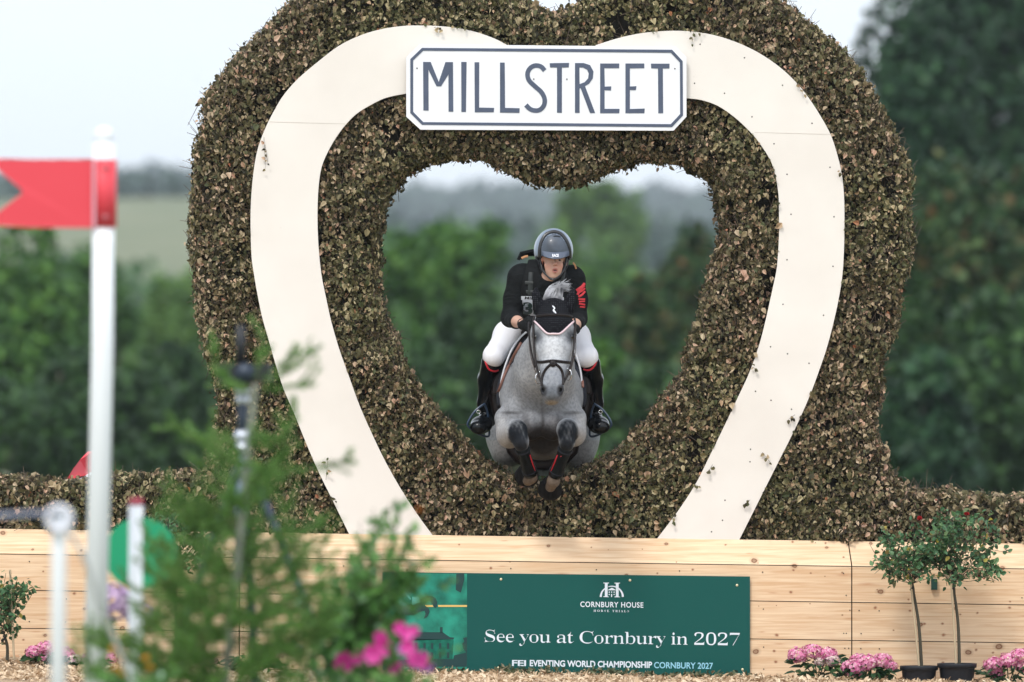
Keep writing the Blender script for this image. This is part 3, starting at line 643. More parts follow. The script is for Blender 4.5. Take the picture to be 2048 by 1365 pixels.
for q in ([(100, 905), (430, 800), (745, 800), (830, 860), (885, 865), (870, 885), (100, 885)], [(712, 740), (743, 740), (743, 805), (712, 805)], [(105, 755), (133, 755), (133, 830), (105, 830)], [(40, 1130), (560, 1118), (870, 1120), (880, 1075), (1030, 1040), (1030, 1210), (40, 1210)], [(985, 870), (1032, 858), (1032, 1050), (990, 1000), (975, 935), (1000, 910)],
          [(905, 110), (1000, 100), (1000, 180), (960, 330), (900, 300)]):
    V, F = poly_mesh([bq(z4(q))], YB - .0026, YB - .0006); m.add(V, [np.array([f]) for f in F])
for r in ((930, 1000), (1040, 1110)):
    for c in (150, 230, 320, 415, 515, 605, 700, 795):
        V, F = poly_mesh([bq(z4([(c, r[0]), (c + 28, r[0]), (c + 28, r[1]), (c, r[1])]))], YB - .0038, YB - .001); m.add(V, [np.array([f]) for f in F])
m.build('print', M_bph2, bn)
m = MB()
for q in ([(110, 885), (870, 885), (875, 905), (860, 1120), (110, 1120)],): V, F = poly_mesh([bq(z4(q))], YB - .0024, YB - .0008); m.add(V, [np.array([f]) for f in F])
m.build('printed_house', M_bph3, bn)
m = MB()   # leaping horse print
for q in ([(100, 690), (150, 640), (190, 560), (230, 520), (290, 500), (360, 470), (450, 430), (510, 390), (560, 365), (620, 375), (660, 400), (680, 440), (675, 500), (650, 515), (625, 470), (590, 425), (560, 430), (530, 480), (580, 520), (590, 560), (560, 620), (520, 640), (540, 580), (530, 545), (470, 560), (400, 595), (210, 590), (160, 640), (105, 700)],):
    V, F = poly_mesh([bq(z4(q))], YB - .0042, YB - .001); m.add(V, [np.array([f]) for f in F])
m.build('printed_horse', M_bph2, bn)
m = MB()
for q in ([(215, 440), (260, 420), (330, 480), (310, 500), (230, 470)], [(280, 320), (300, 320), (370, 400), (360, 420)], [(380, 380), (460, 380), (480, 440), (380, 480)]):
    V, F = poly_mesh([bq(z4(q))], YB - .0052, YB - .001); m.add(V, [np.array([f]) for f in F])
m.build('printed_rider', M_bph4, bn)
polyobj('gold_line', [bq(z4([(690, 478), (1033, 478), (1033, 500), (690, 500)])), ], YB - .003, YB, M_bgold, bn)
polyobj('gold_line', [bq(z4([(530, 478), (625, 478), (635, 500), (525, 500)]))], YB - .003, YB, M_bgold, bn)
th = math.atan(.0143); U = np.array([math.cos(th), 0, -math.sin(th)]); Vd = np.array([math.sin(th) * .3, 0, math.cos(th)])
def lay(txt, px, py, hpx, wpx, Y, off=0, space=1):
    O = np.array(W(px, py, Y)); V, F = text_mesh(txt, O, U, hpx / 300., Vd, wpx / 300., off, space); return V, [np.array([f]) for f in F]
m = MB(); YT = YB - .0015
GL = {"S":[390,[[[64,-11],[64,158],[42,158],[49,130],[58,105],[69,84],[81,65],[95,50],[111,37],[130,27],[150,20],[172,16],[199,15],[227,17],[253,24],[273,36],[288,51],[297,69],[300,89],[297,106],[290,122],[276,136],[258,149],[236,160],[172,191],[151,202],[133,214],[117,227],[104,240],[94,253],[86,266],[79,281],[75,297],[72,314],[71,332],[73,358],[78,381],[86,403],[97,421],[111,437],[127,449],[145,459],[165,464],[186,466],[196,466],[210,464],[225,461],[241,458],[258,453],[276,448],[286,446],[304,445],[325,447],[337,454],[340,466],[318,466],[318,319],[342,319],[335,343],[325,365],[312,385],[296,402],[279,417],[260,429],[240,438],[219,443],[192,445],[166,443],[143,437],[124,426],[109,413],[101,398],[99,380],[101,364],[108,349],[120,336],[137,325],[156,314],[179,303],[244,273],[267,260],[287,247],[302,233],[314,219],[323,204],[330,188],[334,171],[337,153],[338,133],[336,106],[330,80],[320,58],[307,38],[290,21],[270,8],[257,1],[242,-4],[227,-7],[210,-9],[194,-10],[164,-8],[132,1],[105,9],[78,12],[50,7],[42,-11]]]],"e":[301,[[[152,-10],[135,-8],[116,-1],[98,10],[82,26],[68,45],[56,69],[51,84],[46,101],[43,118],[41,137],[40,157],[41,176],[43,193],[47,210],[51,225],[57,240],[69,263],[83,282],[100,298],[119,309],[138,316],[159,318],[175,317],[191,312],[206,305],[220,294],[232,280],[242,264],[251,245],[257,223],[260,199],[262,173],[262,166],[96,166],[100,121],[111,87],[130,62],[159,47],[196,42],[222,44],[241,49],[258,58],[274,70],[272,86],[268,73],[247,43],[226,20],[203,3],[178,-7]],[[95,192],[222,192],[222,215],[222,241],[219,261],[213,277],[203,288],[186,295],[156,297],[131,293],[113,282],[103,263],[97,237],[95,203]]]],"y":[300,[[[55,-140],[44,-139],[34,-133],[26,-125],[20,-113],[16,-100],[14,-84],[15,-73],[18,-62],[22,-53],[27,-46],[32,-41],[38,-40],[40,-41],[44,-44],[48,-49],[50,-57],[52,-65],[54,-76],[53,-81],[53,-87],[55,-94],[65,-97],[93,-99],[108,-96],[120,-88],[133,-74],[150,-44],[161,-5],[56,251],[43,275],[32,287],[23,291],[11,293],[18,293],[16,310],[141,310],[141,293],[123,289],[113,286],[108,281],[107,275],[109,267],[113,257],[185,119],[250,241],[257,260],[259,274],[258,281],[252,286],[242,289],[224,293],[224,310],[279,310],[279,293],[280,292],[267,288],[259,281],[252,271],[246,258],[240,242],[142,-24],[131,-53],[121,-77],[111,-96],[101,-111],[92,-122],[83,-131],[74,-136],[64,-139]]]],"o":[336,[[[167,-10],[155,-9],[140,-7],[127,-2],[114,4],[103,11],[85,27],[70,47],[57,70],[51,85],[46,101],[43,118],[41,136],[40,154],[41,172],[43,190],[46,207],[51,223],[57,239],[70,262],[85,281],[103,297],[114,305],[127,311],[140,315],[154,317],[166,318],[190,316],[212,309],[232,298],[250,282],[266,263],[279,240],[285,224],[290,208],[293,191],[295,173],[296,154],[295,135],[293,117],[290,100],[285,84],[279,69],[266,46],[251,26],[233,11],[213,-1],[191,-8]],[[172,11],[197,14],[217,24],[229,39],[233,50],[236,64],[238,81],[240,102],[240,126],[241,154],[240,187],[239,215],[236,238],[233,257],[228,271],[216,286],[197,296],[173,299],[139,296],[120,286],[108,271],[103,257],[100,238],[98,215],[96,187],[96,154],[96,127],[97,103],[99,82],[101,64],[104,50],[108,39],[120,24],[140,14]]]],"u":[375,[[[133,-10],[111,-7],[96,2],[83,17],[78,29],[73,43],[70,59],[67,77],[67,97],[67,248],[66,262],[63,274],[59,282],[49,289],[32,293],[32,294],[32,310],[121,310],[121,74],[122,63],[126,54],[133,46],[144,40],[158,37],[180,36],[207,39],[229,49],[249,66],[249,248],[248,263],[246,275],[240,283],[228,289],[210,293],[210,294],[210,310],[303,310],[303,70],[304,56],[307,46],[313,39],[325,34],[341,31],[339,30],[339,13],[335,12],[309,9],[281,5],[253,-2],[244,-10],[233,40],[200,26],[188,13],[175,3],[160,-4],[145,-9]]]],"a":[344,[[[258,-10],[239,-5],[228,10],[207,35],[168,19],[150,7],[132,-2],[114,-7],[98,-9],[81,-6],[68,0],[57,11],[49,26],[43,43],[41,63],[43,80],[47,96],[54,111],[63,124],[76,136],[93,147],[115,158],[141,169],[171,180],[220,190],[220,241],[218,258],[214,272],[204,282],[190,290],[171,294],[146,296],[114,293],[89,286],[85,274],[95,257],[99,248],[101,239],[102,231],[101,220],[98,210],[94,202],[89,196],[83,192],[79,191],[72,192],[66,196],[62,203],[58,212],[55,223],[54,236],[56,252],[60,266],[66,278],[76,290],[88,300],[103,308],[121,314],[141,317],[163,318],[186,317],[207,314],[224,309],[238,302],[248,292],[256,280],[262,266],[267,250],[271,231],[272,210],[272,62],[274,40],[294,34],[311,42],[311,28],[301,14],[289,3],[277,-4],[265,-9]],[[158,34],[185,41],[197,47],[207,54],[220,63],[213,169],[159,160],[132,147],[112,130],[101,109],[97,84],[101,56],[115,39]]]],"t":[228,[[[121,-9],[106,-7],[93,-1],[84,10],[76,26],[71,46],[69,71],[69,279],[41,279],[41,300],[51,315],[65,329],[79,343],[92,356],[104,369],[122,389],[136,407],[147,424],[123,424],[123,310],[187,310],[187,279],[123,279],[123,82],[124,69],[126,59],[130,51],[137,45],[150,41],[173,40],[197,44],[214,56],[214,75],[204,66],[190,39],[175,18],[159,3],[141,-6]]]],"C":[468,[[[255,-11],[233,-10],[210,-6],[189,0],[168,9],[149,20],[131,33],[114,48],[100,65],[86,84],[75,104],[65,127],[57,150],[52,175],[48,201],[47,228],[48,255],[52,281],[57,306],[65,329],[75,351],[87,371],[100,390],[115,407],[132,422],[150,435],[170,446],[191,454],[213,461],[236,464],[258,465],[275,464],[294,461],[314,456],[336,449],[360,440],[383,435],[417,439],[432,449],[439,465],[416,465],[416,308],[439,308],[429,332],[417,354],[404,374],[388,391],[371,407],[353,420],[333,430],[312,437],[290,442],[261,443],[209,435],[169,409],[143,365],[128,304],[123,226],[128,153],[145,97],[175,56],[218,32],[275,24],[297,24],[316,27],[333,31],[351,37],[369,45],[386,54],[402,65],[417,77],[432,91],[430,106],[431,89],[401,53],[370,25],[336,5],[297,-7]]]],"r":[287,[[[39,0],[39,16],[37,18],[52,21],[64,26],[70,32],[73,43],[73,56],[73,252],[73,267],[70,278],[65,285],[54,289],[38,292],[41,293],[42,310],[125,310],[143,252],[176,272],[188,288],[201,301],[214,311],[225,316],[236,318],[243,317],[252,312],[258,304],[264,293],[267,281],[269,266],[267,254],[265,243],[261,234],[257,228],[252,224],[245,222],[244,223],[241,226],[238,231],[223,250],[218,255],[206,259],[184,260],[168,258],[154,252],[143,241],[134,228],[130,211],[128,192],[128,56],[129,42],[133,32],[142,25],[158,21],[176,18],[176,16],[176,0]]]],"n":[381,[[[39,0],[39,16],[37,17],[52,21],[63,26],[70,33],[73,43],[73,56],[73,253],[73,266],[70,276],[65,284],[54,289],[38,293],[40,294],[40,310],[127,310],[143,267],[179,286],[194,300],[210,310],[227,316],[240,318],[265,314],[283,301],[297,280],[306,250],[309,212],[309,56],[310,43],[313,33],[318,26],[329,21],[344,17],[342,16],[342,0],[223,0],[223,16],[213,16],[240,21],[253,34],[256,56],[256,217],[255,234],[253,247],[249,258],[240,265],[224,270],[199,271],[171,267],[148,255],[127,235],[127,56],[127,43],[130,33],[135,26],[146,21],[161,17],[159,16],[159,0]]]],"b":[361,[[[64,-11],[64,388],[63,407],[61,420],[56,428],[44,434],[28,437],[29,439],[29,455],[117,455],[132,279],[167,293],[180,304],[193,312],[207,317],[219,318],[238,316],[254,310],[270,299],[284,284],[296,266],[307,245],[312,231],[316,216],[318,200],[320,183],[321,166],[320,146],[318,127],[314,109],[310,92],[303,75],[296,60],[288,46],[278,34],[268,23],[257,13],[245,5],[233,-2],[220,-6],[206,-9],[194,-10],[179,-9],[165,-4],[150,4],[135,14],[105,28],[40,-11]],[[178,14],[216,18],[239,30],[252,49],[257,65],[261,84],[264,106],[266,132],[266,160],[266,183],[264,204],[261,222],[256,238],[251,251],[237,267],[215,277],[187,280],[167,279],[153,275],[140,270],[129,262],[122,253],[117,242],[117,69],[123,38],[142,20]]]],"i":[198,[[[98,362],[95,364],[88,368],[81,376],[76,387],[73,399],[71,412],[73,426],[76,438],[82,449],[88,457],[95,462],[103,463],[106,462],[113,457],[120,449],[125,438],[129,426],[130,412],[129,399],[125,387],[120,376],[113,368],[106,364]],[[39,0],[39,16],[37,18],[52,21],[64,26],[70,32],[73,43],[73,56],[73,252],[73,267],[71,278],[66,285],[55,289],[39,292],[41,293],[42,310],[127,310],[127,56],[128,43],[131,33],[135,26],[146,21],[161,18],[159,16],[159,0]]]],"2":[375,[[[45,0],[45,69],[138,171],[154,187],[169,203],[182,218],[194,232],[204,245],[219,266],[230,287],[238,307],[243,327],[246,349],[247,371],[246,395],[240,413],[231,427],[216,437],[198,443],[171,445],[142,442],[120,432],[106,416],[101,403],[96,388],[93,371],[92,351],[91,329],[93,331],[77,336],[64,344],[56,357],[50,374],[47,396],[49,411],[53,426],[60,441],[70,454],[84,465],[101,474],[112,478],[126,482],[140,484],[157,486],[173,486],[200,485],[223,481],[243,475],[260,467],[274,456],[286,444],[295,429],[301,413],[305,395],[307,375],[306,359],[303,344],[299,329],[293,314],[285,298],[274,281],[266,270],[257,258],[247,246],[236,233],[223,220],[209,206],[194,190],[177,174],[159,156],[140,138],[73,74],[246,74],[264,75],[280,79],[295,86],[306,95],[315,107],[320,120],[325,141],[324,141],[320,0]]]],"0":[375,[[[187,-7],[168,-5],[149,-2],[133,4],[118,13],[105,24],[93,38],[83,53],[74,70],[66,90],[59,111],[54,134],[49,158],[46,184],[44,212],[44,241],[44,270],[46,298],[49,324],[54,348],[59,371],[66,392],[74,411],[83,428],[93,443],[105,456],[118,467],[133,475],[150,481],[168,485],[188,486],[208,485],[225,481],[241,475],[256,467],[269,456],[280,443],[291,428],[300,411],[309,392],[315,370],[321,347],[326,323],[329,297],[331,269],[332,240],[331,211],[329,184],[326,158],[321,133],[315,110],[309,89],[300,70],[291,53],[280,38],[268,24],[255,13],[241,4],[225,-2],[207,-5]],[[183,37],[226,43],[246,61],[258,91],[262,114],[265,140],[268,170],[269,204],[269,240],[269,277],[268,310],[265,340],[262,367],[258,390],[246,419],[226,437],[194,443],[151,437],[130,419],[118,390],[114,367],[110,340],[108,310],[106,277],[106,240],[106,204],[108,170],[110,140],[114,114],[118,91],[130,61],[151,43]]]],"7":[375,[[[130,0],[309,406],[109,406],[79,403],[60,391],[53,372],[49,338],[51,338],[54,480],[332,480],[332,447],[149,0]]]],"H":[523,[[[21,0],[21,17],[38,20],[55,24],[68,32],[75,43],[79,59],[81,81],[81,379],[79,398],[75,413],[67,424],[55,431],[38,436],[22,439],[22,455],[236,455],[236,439],[225,437],[212,435],[201,432],[192,428],[185,422],[181,415],[178,406],[177,394],[176,379],[176,251],[348,251],[348,379],[347,394],[346,406],[343,415],[339,422],[332,428],[323,432],[312,435],[299,437],[288,439],[288,455],[501,455],[501,439],[485,436],[468,431],[456,424],[449,414],[445,399],[443,379],[443,81],[445,60],[449,44],[456,33],[468,25],[485,20],[501,17],[501,0],[288,0],[288,17],[304,20],[321,24],[334,31],[342,41],[346,58],[348,81],[348,221],[176,221],[176,81],[177,59],[182,43],[189,32],[201,24],[219,20],[236,17],[236,0]]]],"O":[525,[[[261,-11],[242,-10],[223,-8],[205,-4],[188,1],[171,7],[155,15],[140,24],[125,34],[112,45],[99,58],[87,71],[76,85],[67,101],[58,117],[51,134],[45,151],[40,170],[36,188],[34,208],[34,228],[34,248],[36,267],[40,286],[45,304],[51,321],[58,338],[67,354],[76,369],[87,384],[99,397],[112,410],[126,421],[141,431],[156,440],[173,448],[190,454],[208,460],[226,463],[246,465],[265,466],[284,465],[303,463],[321,460],[338,455],[355,448],[371,441],[386,432],[400,422],[414,411],[427,399],[438,385],[449,371],[459,356],[467,340],[475,323],[481,305],[486,287],[490,268],[492,248],[492,228],[492,208],[490,188],[486,170],[481,151],[475,134],[467,117],[459,101],[449,85],[438,71],[426,58],[413,45],[399,34],[384,24],[369,15],[352,7],[335,1],[317,-4],[299,-8],[280,-10]],[[266,12],[310,21],[343,47],[367,90],[381,150],[385,228],[384,268],[380,304],[374,337],[365,365],[353,389],[339,408],[322,424],[304,434],[283,441],[259,443],[215,435],[181,409],[158,366],[144,305],[139,228],[140,188],[144,151],[151,119],[160,91],[172,67],[186,47],[203,32],[221,21],[242,14]]]],"R":[473,[[[21,0],[21,17],[38,20],[55,24],[68,32],[75,43],[79,59],[81,81],[81,379],[79,398],[75,413],[67,424],[55,431],[38,436],[22,439],[22,455],[217,455],[255,454],[288,451],[318,445],[343,436],[364,426],[381,413],[394,397],[403,379],[409,358],[411,334],[407,303],[395,277],[376,255],[349,237],[310,224],[427,50],[448,26],[456,21],[466,18],[478,17],[474,17],[474,0],[344,0],[207,212],[176,212],[176,81],[177,59],[182,43],[189,32],[201,24],[219,20],[236,17],[236,0]],[[176,234],[204,234],[224,235],[243,238],[259,243],[273,249],[284,258],[294,269],[301,282],[306,298],[309,316],[310,336],[306,370],[297,397],[280,416],[256,427],[225,431],[207,430],[194,427],[184,422],[180,414],[177,402],[176,385]]]],"E":[442,[[[20,0],[20,17],[37,18],[55,22],[68,30],[75,41],[80,57],[81,78],[81,369],[80,394],[75,413],[67,425],[55,433],[37,437],[22,439],[22,455],[393,455],[393,320],[389,320],[385,343],[378,364],[369,381],[358,395],[344,406],[327,415],[308,422],[285,427],[260,430],[231,430],[198,428],[190,426],[184,422],[180,417],[177,388],[177,246],[194,246],[223,248],[246,256],[264,269],[272,279],[279,292],[285,308],[290,325],[294,345],[298,345],[298,118],[293,118],[290,143],[285,164],[279,181],[270,195],[258,206],[244,213],[227,218],[208,221],[186,222],[177,222],[177,67],[178,53],[181,42],[187,35],[198,31],[212,28],[230,28],[250,28],[268,29],[285,32],[301,35],[316,39],[338,48],[358,60],[375,75],[391,94],[405,116],[416,143],[424,143],[396,0]]]],"T":[423,[[[98,0],[98,17],[115,19],[134,23],[147,31],[155,42],[160,59],[162,81],[162,433],[149,433],[128,432],[108,428],[90,422],[75,414],[61,403],[49,390],[39,375],[31,358],[26,339],[23,318],[17,318],[17,455],[404,455],[404,317],[399,317],[391,359],[373,391],[347,415],[312,429],[269,433],[257,433],[257,81],[259,58],[263,41],[271,30],[285,23],[304,19],[322,17],[322,0]]]],"I":[261,[[[19,0],[19,17],[35,21],[53,26],[66,32],[75,42],[80,56],[81,75],[81,387],[80,405],[76,419],[68,427],[55,433],[37,437],[19,439],[19,455],[238,455],[238,439],[222,437],[204,433],[191,427],[183,419],[178,405],[177,387],[177,77],[177,64],[179,53],[182,44],[186,37],[193,31],[203,26],[214,23],[228,20],[240,17],[240,0]]]],"A":[437,[[[-3,0],[-3,18],[6,19],[18,24],[28,30],[37,41],[46,55],[55,75],[212,466],[219,465],[379,87],[389,65],[398,47],[406,34],[415,25],[428,20],[437,18],[437,0],[235,0],[235,18],[262,21],[283,30],[289,46],[288,54],[284,66],[278,81],[258,132],[98,132],[73,71],[70,59],[69,48],[74,32],[93,21],[123,18],[122,18],[122,0]],[[108,161],[247,161],[177,319]]]],"L":[426,[[[21,0],[21,17],[38,20],[55,24],[68,32],[75,43],[79,59],[81,81],[81,379],[79,399],[75,414],[67,425],[55,432],[38,436],[22,439],[22,455],[244,455],[244,439],[233,438],[218,436],[206,434],[195,430],[187,424],[182,416],[179,407],[177,394],[176,379],[176,83],[176,68],[178,56],[179,47],[183,40],[189,35],[197,31],[207,29],[219,28],[234,28],[253,28],[271,29],[287,32],[303,35],[317,40],[339,49],[358,63],[375,80],[384,91],[392,105],[400,120],[408,136],[415,154],[421,154],[396,0]]]]}
x = 0; outs = []
for ch in 'See you at Cornbury in 2027':
    if ch == ' ': x += 150; continue
    wdt, R = GL[ch]; outs.append((x, R)); x += wdt - 44
sc_ = (1479 - 966) / 300. / x; sy_ = 34.0 / 300. / 655.
for x_, R in outs:
    qq = [[tuple((lambda p: (p[0], p[2]))(np.array(W(966, 1284, YT)) + U * (x_ + a) * sc_ + Vd * b_ * sy_)) for a, b_ in q] for q in R]
    V, F = poly_mesh(qq, YT, YT + .002); m.add(V, [np.array([f]) for f in F])
x = 0; outs = []
for ch in 'HORSE TRIALS':
    if ch == ' ': x += 420; continue
    wdt, R = GL[ch]; outs.append((x, R)); x += wdt + 170
sc2 = (1260 - 1187) / 300. / x
for x_, R in outs:
    qq = [[tuple((lambda p: (p[0], p[2]))(np.array(W(1187, 1224, YT)) + U * (x_ + a) * sc2 + Vd * b_ * 6 / 300. / 660)) for a, b_ in q] for q in R]
    V, F = poly_mesh(qq, YT, YT + .002); m.add(V, [np.array([f]) for f in F])
for a in (lay('CORNBURY HOUSE', 1160.6, 1214, 10.5, 126, YT, .018, 1.12), lay('FEI', 1024, 1332, 11.5, 28, YT, .02, .92), lay('EVENTING WORLD CHAMPIONSHIP', 1059.5, 1332.5, 12, 244.5, YT, .03)): m.add(*a)
m.build('lettering', M_banw, bn)
a = lay('CORNBURY 2027', 1308, 1336.5, 12, 118, YT, .02); mm = MB(); mm.add(*a); mm.build('lettering', M_banb, bn)
m = MB()
def px8(pts): return [(1130 + x / 5.535, 1150 + y / 5.535) for x, y in pts]
for q in ([(425, 87), (487, 87), (487, 95), (472, 97), (472, 240), (487, 243), (487, 248), (425, 246), (425, 239), (441, 237), (441, 97), (425, 94)], [(548, 88), (609, 88), (609, 96), (594, 98), (594, 241), (609, 243), (609, 249), (548, 249), (548, 241), (563, 238), (563, 98), (548, 96)],
          [(478, 166), (520, 143), (560, 166), (560, 172), (478, 172)]):
    V, F = poly_mesh([bq(px8(q))], YT, YT + .002); m.add(V, [np.array([f]) for f in F])
for c in (484, 510, 538):
    for r in (186, 212):
        V, F = poly_mesh([bq(px8([(c, r), (c + 12, r), (c + 12, r + 12), (c, r + 12)]))], YT, YT + .002); m.add(V, [np.array([f]) for f in F])
V, F = poly_mesh([bq(px8([(510, 212), (522, 212), (522, 246), (510, 246)]))], YT - .001, YT + .002); m.add(V, [np.array([f]) for f in F])
an = np.linspace(math.pi, math.pi * .62, 12); A1 = [(518 + 122 * math.cos(q), 245 - 118 * math.sin(q)) for q in an]
V, F = poly_mesh([strip_outs(bq(px8(A1)), np.linspace(.014, .005, 12))], YT - .001, YT + .001); m.add(V, [np.array([f]) for f in F])
an = np.linspace(math.pi * .60, 0, 16); A1 = [(518 + 122 * math.cos(q), 245 - 118 * math.sin(q)) for q in an]
V, F = poly_mesh([strip_outs(bq(px8(A1)), np.linspace(.005, .014, 16))], YT - .003, YT + .0005); m.add(V, [np.array([f]) for f in F])
m.build('house_emblem', M_banw, bn)
m = MB()
for px, py in ((1002, 1159), (1260, 1161), (1474, 1171), (997, 1336), (1256, 1340), (1485, 1339.5)):
    x, _, z = W(px, py, YB); m.ell((x, YB - .002, z), (.009, .005, .009), 8)
m.build('screws', M_screw, bn)

# ================================================================== BACKGROUND
def crown(centre, rx, ry, rz, n, size, rng, lobes=14, hollow=.45, cone=0.0, low=-.85):
    """leaf clumps through an uneven crown made of many lobes: returns simple leaf quads"""
    C = []; 
    while len(C) < lobes:
        p = rng.uniform(-1, 1, 3); 
        if p @ p < 1 and p[2] > low:
            k = 1 - cone * max(p[2], 0); C.append([p[0] * .72 * k, p[1] * .72 * k, p[2] * .78])
    C = np.array(C); C[:, 2] = np.interp(C[:, 2], [C[:, 2].min(), C[:, 2].max()], [-.72, .74]); C[:, 0] *= .70 / np.abs(C[:, 0]).max(); Rr = rng.uniform(.20, .40, lobes)
    k = rng.choice(lobes, n, p=Rr ** 2 / (Rr ** 2).sum()); dirs = unit(rng.normal(size=(n, 3))); rad = rng.uniform(hollow, 1, n) ** .5
    L = C[k] + dirs * (Rr[k] * rad)[:, None] * [1, 1, .8]
    # small sprigs break each lobe up
    L += noise3(L * 5 + k[:, None], 1.3, 1)[:, None] * dirs * .07
    P = np.array(centre) + L * [rx, ry, rz]
    N = unit(dirs + rng.normal(0, .7, (n, 3)) + [0, 0, .4]); D = unit(rng.normal(size=(n, 3)) + [0, 0, -.3])
    s = size * rng.uniform(.6, 1.3, n)
    return leaves(P, D, N, s, s * .75, rng, simple=True), np.array(centre) + C * [rx, ry, rz]
def G(k, *c): return [(p, tuple(np.array(q) * k)) for p, q in c]
M_f = {  # patch darkens whole clumps: crown shading painted into the leaf colour
 'dark': leafmat('foliage_dark', [(0, (.014, .044, .014)), (.5, (.032, .085, .024)), (1, (.068, .150, .034))], trans=.15, patch=(.25, (.42, .52, .55), 1.0)),
 'mid': leafmat('foliage_mid', [(0, (.028, .082, .018)), (.5, (.060, .160, .030)), (1, (.14, .29, .045))], trans=.18, patch=(.22, (.38, .48, .5), 1.0)),
 'teal': leafmat('foliage_blue_green', [(0, (.010, .040, .018)), (.5, (.022, .072, .030)), (1, (.050, .130, .044))], trans=.12, patch=(.3, (.38, .46, .5), 1.0)),
 'pale': leafmat('foliage_pale', [(0, (.07, .15, .035)), (.5, (.11, .22, .05)), (1, (.17, .29, .06))], trans=.2, patch=(.2, (.7, .75, .7), 1.0)),
 'autumn': leafmat('foliage_turning', [(0, (.022, .065, .022)), (.5, (.045, .11, .032)), (.8, (.085, .135, .035)), (.93, (.16, .12, .04)), (1, (.26, .12, .05))], trans=.15, patch=(.5, (.4, .6, .5), 1.0)),
}
M_bark = mat('bark', (.075, .060, .045), .9, var=(3, .4))
def tree(px, top, hw, Y, kind, label, seed, n=6000, bot=None, group='trees standing beyond the jump', cone=0.0, lobes=16, leaf=.26, hollow=.45):
    rng = np.random.RandomState(seed)
    sc = (Y - CAMY) / FPX; X = (px - 1024) * sc; zg = gz(X, Y); zt = W(px, top, Y)[2]
    H = zt - zg; zb = zg + (H * .12 if bot is None else bot); cz = (zt + zb) / 2; rz = (zt - zb) / 2; rx = hw * sc
    t = thing('tree', label, 'tree', (X, Y, zg), group)
    (V, F), C = crown((X, Y, cz), rx, rx * .9, rz * 1.05, n, leaf, rng, lobes, cone=cone, hollow=hollow)
    mk('crown', V, F, M_f[kind], t)
    m = MB(); r0 = max(.10, H * .022)
    m.tube(spline([(X, Y, zg - .3), (X + r0, Y, zg + H * .3), (X - r0 * .6, Y, zg + H * .6), (X, Y, zt - H * .12)], 4), np.linspace(r0, r0 * .2, 13), 8)
    for c in C[:9]:
        b_ = np.array([X, Y, zg + H * rng.uniform(.2, .55)]); m.tube(spline([b_, (b_ + c) / 2 + [0, 0, -.1 * H * .3], c], 4), np.linspace(r0 * .4, r0 * .08, 9), 5)
    m.build('trunk', M_bark, t, smooth=True)
    return t
T = tree
# left of the heart
T(30, 452, 175, 120, 'mid', 'broad green tree at the left picture edge, right under the red flag', 101, 10000, lobes=26, bot=.3)
T(205, 500, 130, 135, 'mid', 'round green tree rising just behind the white flag pole', 102, 8000, lobes=22, bot=.3)
T(330, 525, 110, 170, 'pale', 'paler green tree between the flag pole and the heart, below the hazy field', 103, 8000, lobes=20, bot=.3)
T(-120, 600, 150, 105, 'dark', 'dark tree cut off by the left picture edge', 104, 7000, lobes=18, bot=.2)
T(120, 700, 190, 100, 'dark', 'low dark tree behind the flag pole, in front of the round green one', 105, 9000, lobes=24, bot=.1)
T(330, 690, 150, 110, 'dark', 'low dark tree left of the heart hedge, below the paler green one', 106, 8000, lobes=22, bot=.4)
# seen through the heart
T(860, 432, 165, 125, 'mid', 'broad green tree seen through the heart, left of the rider', 107, 10000, lobes=28, bot=.3)
T(735, 520, 120, 140, 'dark', 'dark green tree mostly hidden behind the left arm of the heart', 108, 6000, lobes=18, bot=.3)
T(980, 610, 150, 100, 'dark', 'low dark tree seen through the heart behind the rider and horse', 109, 9000, lobes=22, bot=.1)
T(860, 700, 150, 95, 'dark', 'lowest dark tree in the heart opening, left of the horse', 110, 8000, lobes=20, bot=.1)
T(1195, 362, 112, 420, 'pale', 'tall hazy pale green tree seen through the heart above the right of the rider', 111, 9000, lobes=26, bot=1.0, leaf=.7)
T(1120, 470, 95, 300, 'pale', 'hazy mid green tree directly behind the rider helmet', 112, 7000, lobes=18, leaf=.5, bot=.5)
T(1240, 520, 110, 220, 'mid', 'mid green tree right of the rider, lower than the tall hazy one', 113, 8000, lobes=20, leaf=.35, bot=.3)
T(1390, 462, 120, 125, 'autumn', 'green tree tinged with yellow against the right inner edge of the heart', 114, 9000, lobes=22, bot=.3)
T(1300, 560, 110, 110, 'autumn', 'lower yellowish green tree between the rider and the right arm of the heart', 115, 9000, lobes=22, bot=.3)
T(1215, 690, 120, 95, 'mid', 'low bright green tree beside the rider right boot', 116, 8000, lobes=20, bot=.1)
T(1340, 740, 150, 90, 'dark', 'lowest dark tree in the heart opening, right of the horse', 117, 8000, lobes=20, bot=.1)
# right of the heart
T(1990, -330, 290, 130, 'teal', 'tallest blue green pine at the right edge of the picture, sky showing through it', 120, 20000, lobes=46, bot=4.5, leaf=.3, hollow=.3)
T(1850, -40, 165, 115, 'teal', 'tall blue green pine with open crown just right of the heart top', 121, 13000, lobes=30, bot=2.5, leaf=.28, hollow=.3)
T(1930, 300, 150, 100, 'autumn', 'bushy tree with rusty brown tips right of the heart, in front of the pines', 122, 12000, lobes=26, bot=.2)
T(2090, 330, 140, 105, 'autumn', 'rusty tipped tree cut off by the right picture edge', 123, 8000, lobes=22, bot=.2)
T(1790, 480, 120, 100, 'dark', 'dark shrubby tree against the outer right edge of the heart hedge', 124, 9000, lobes=22, bot=.1)
T(1985, 600, 170, 85, 'dark', 'low dark tree above the right end of the side hedge', 125, 10000, lobes=24, bot=.1)
T(1850, 700, 140, 80, 'teal', 'lowest dark blue green tree above the potted rose trees', 126, 9000, lobes=22, bot=.1)
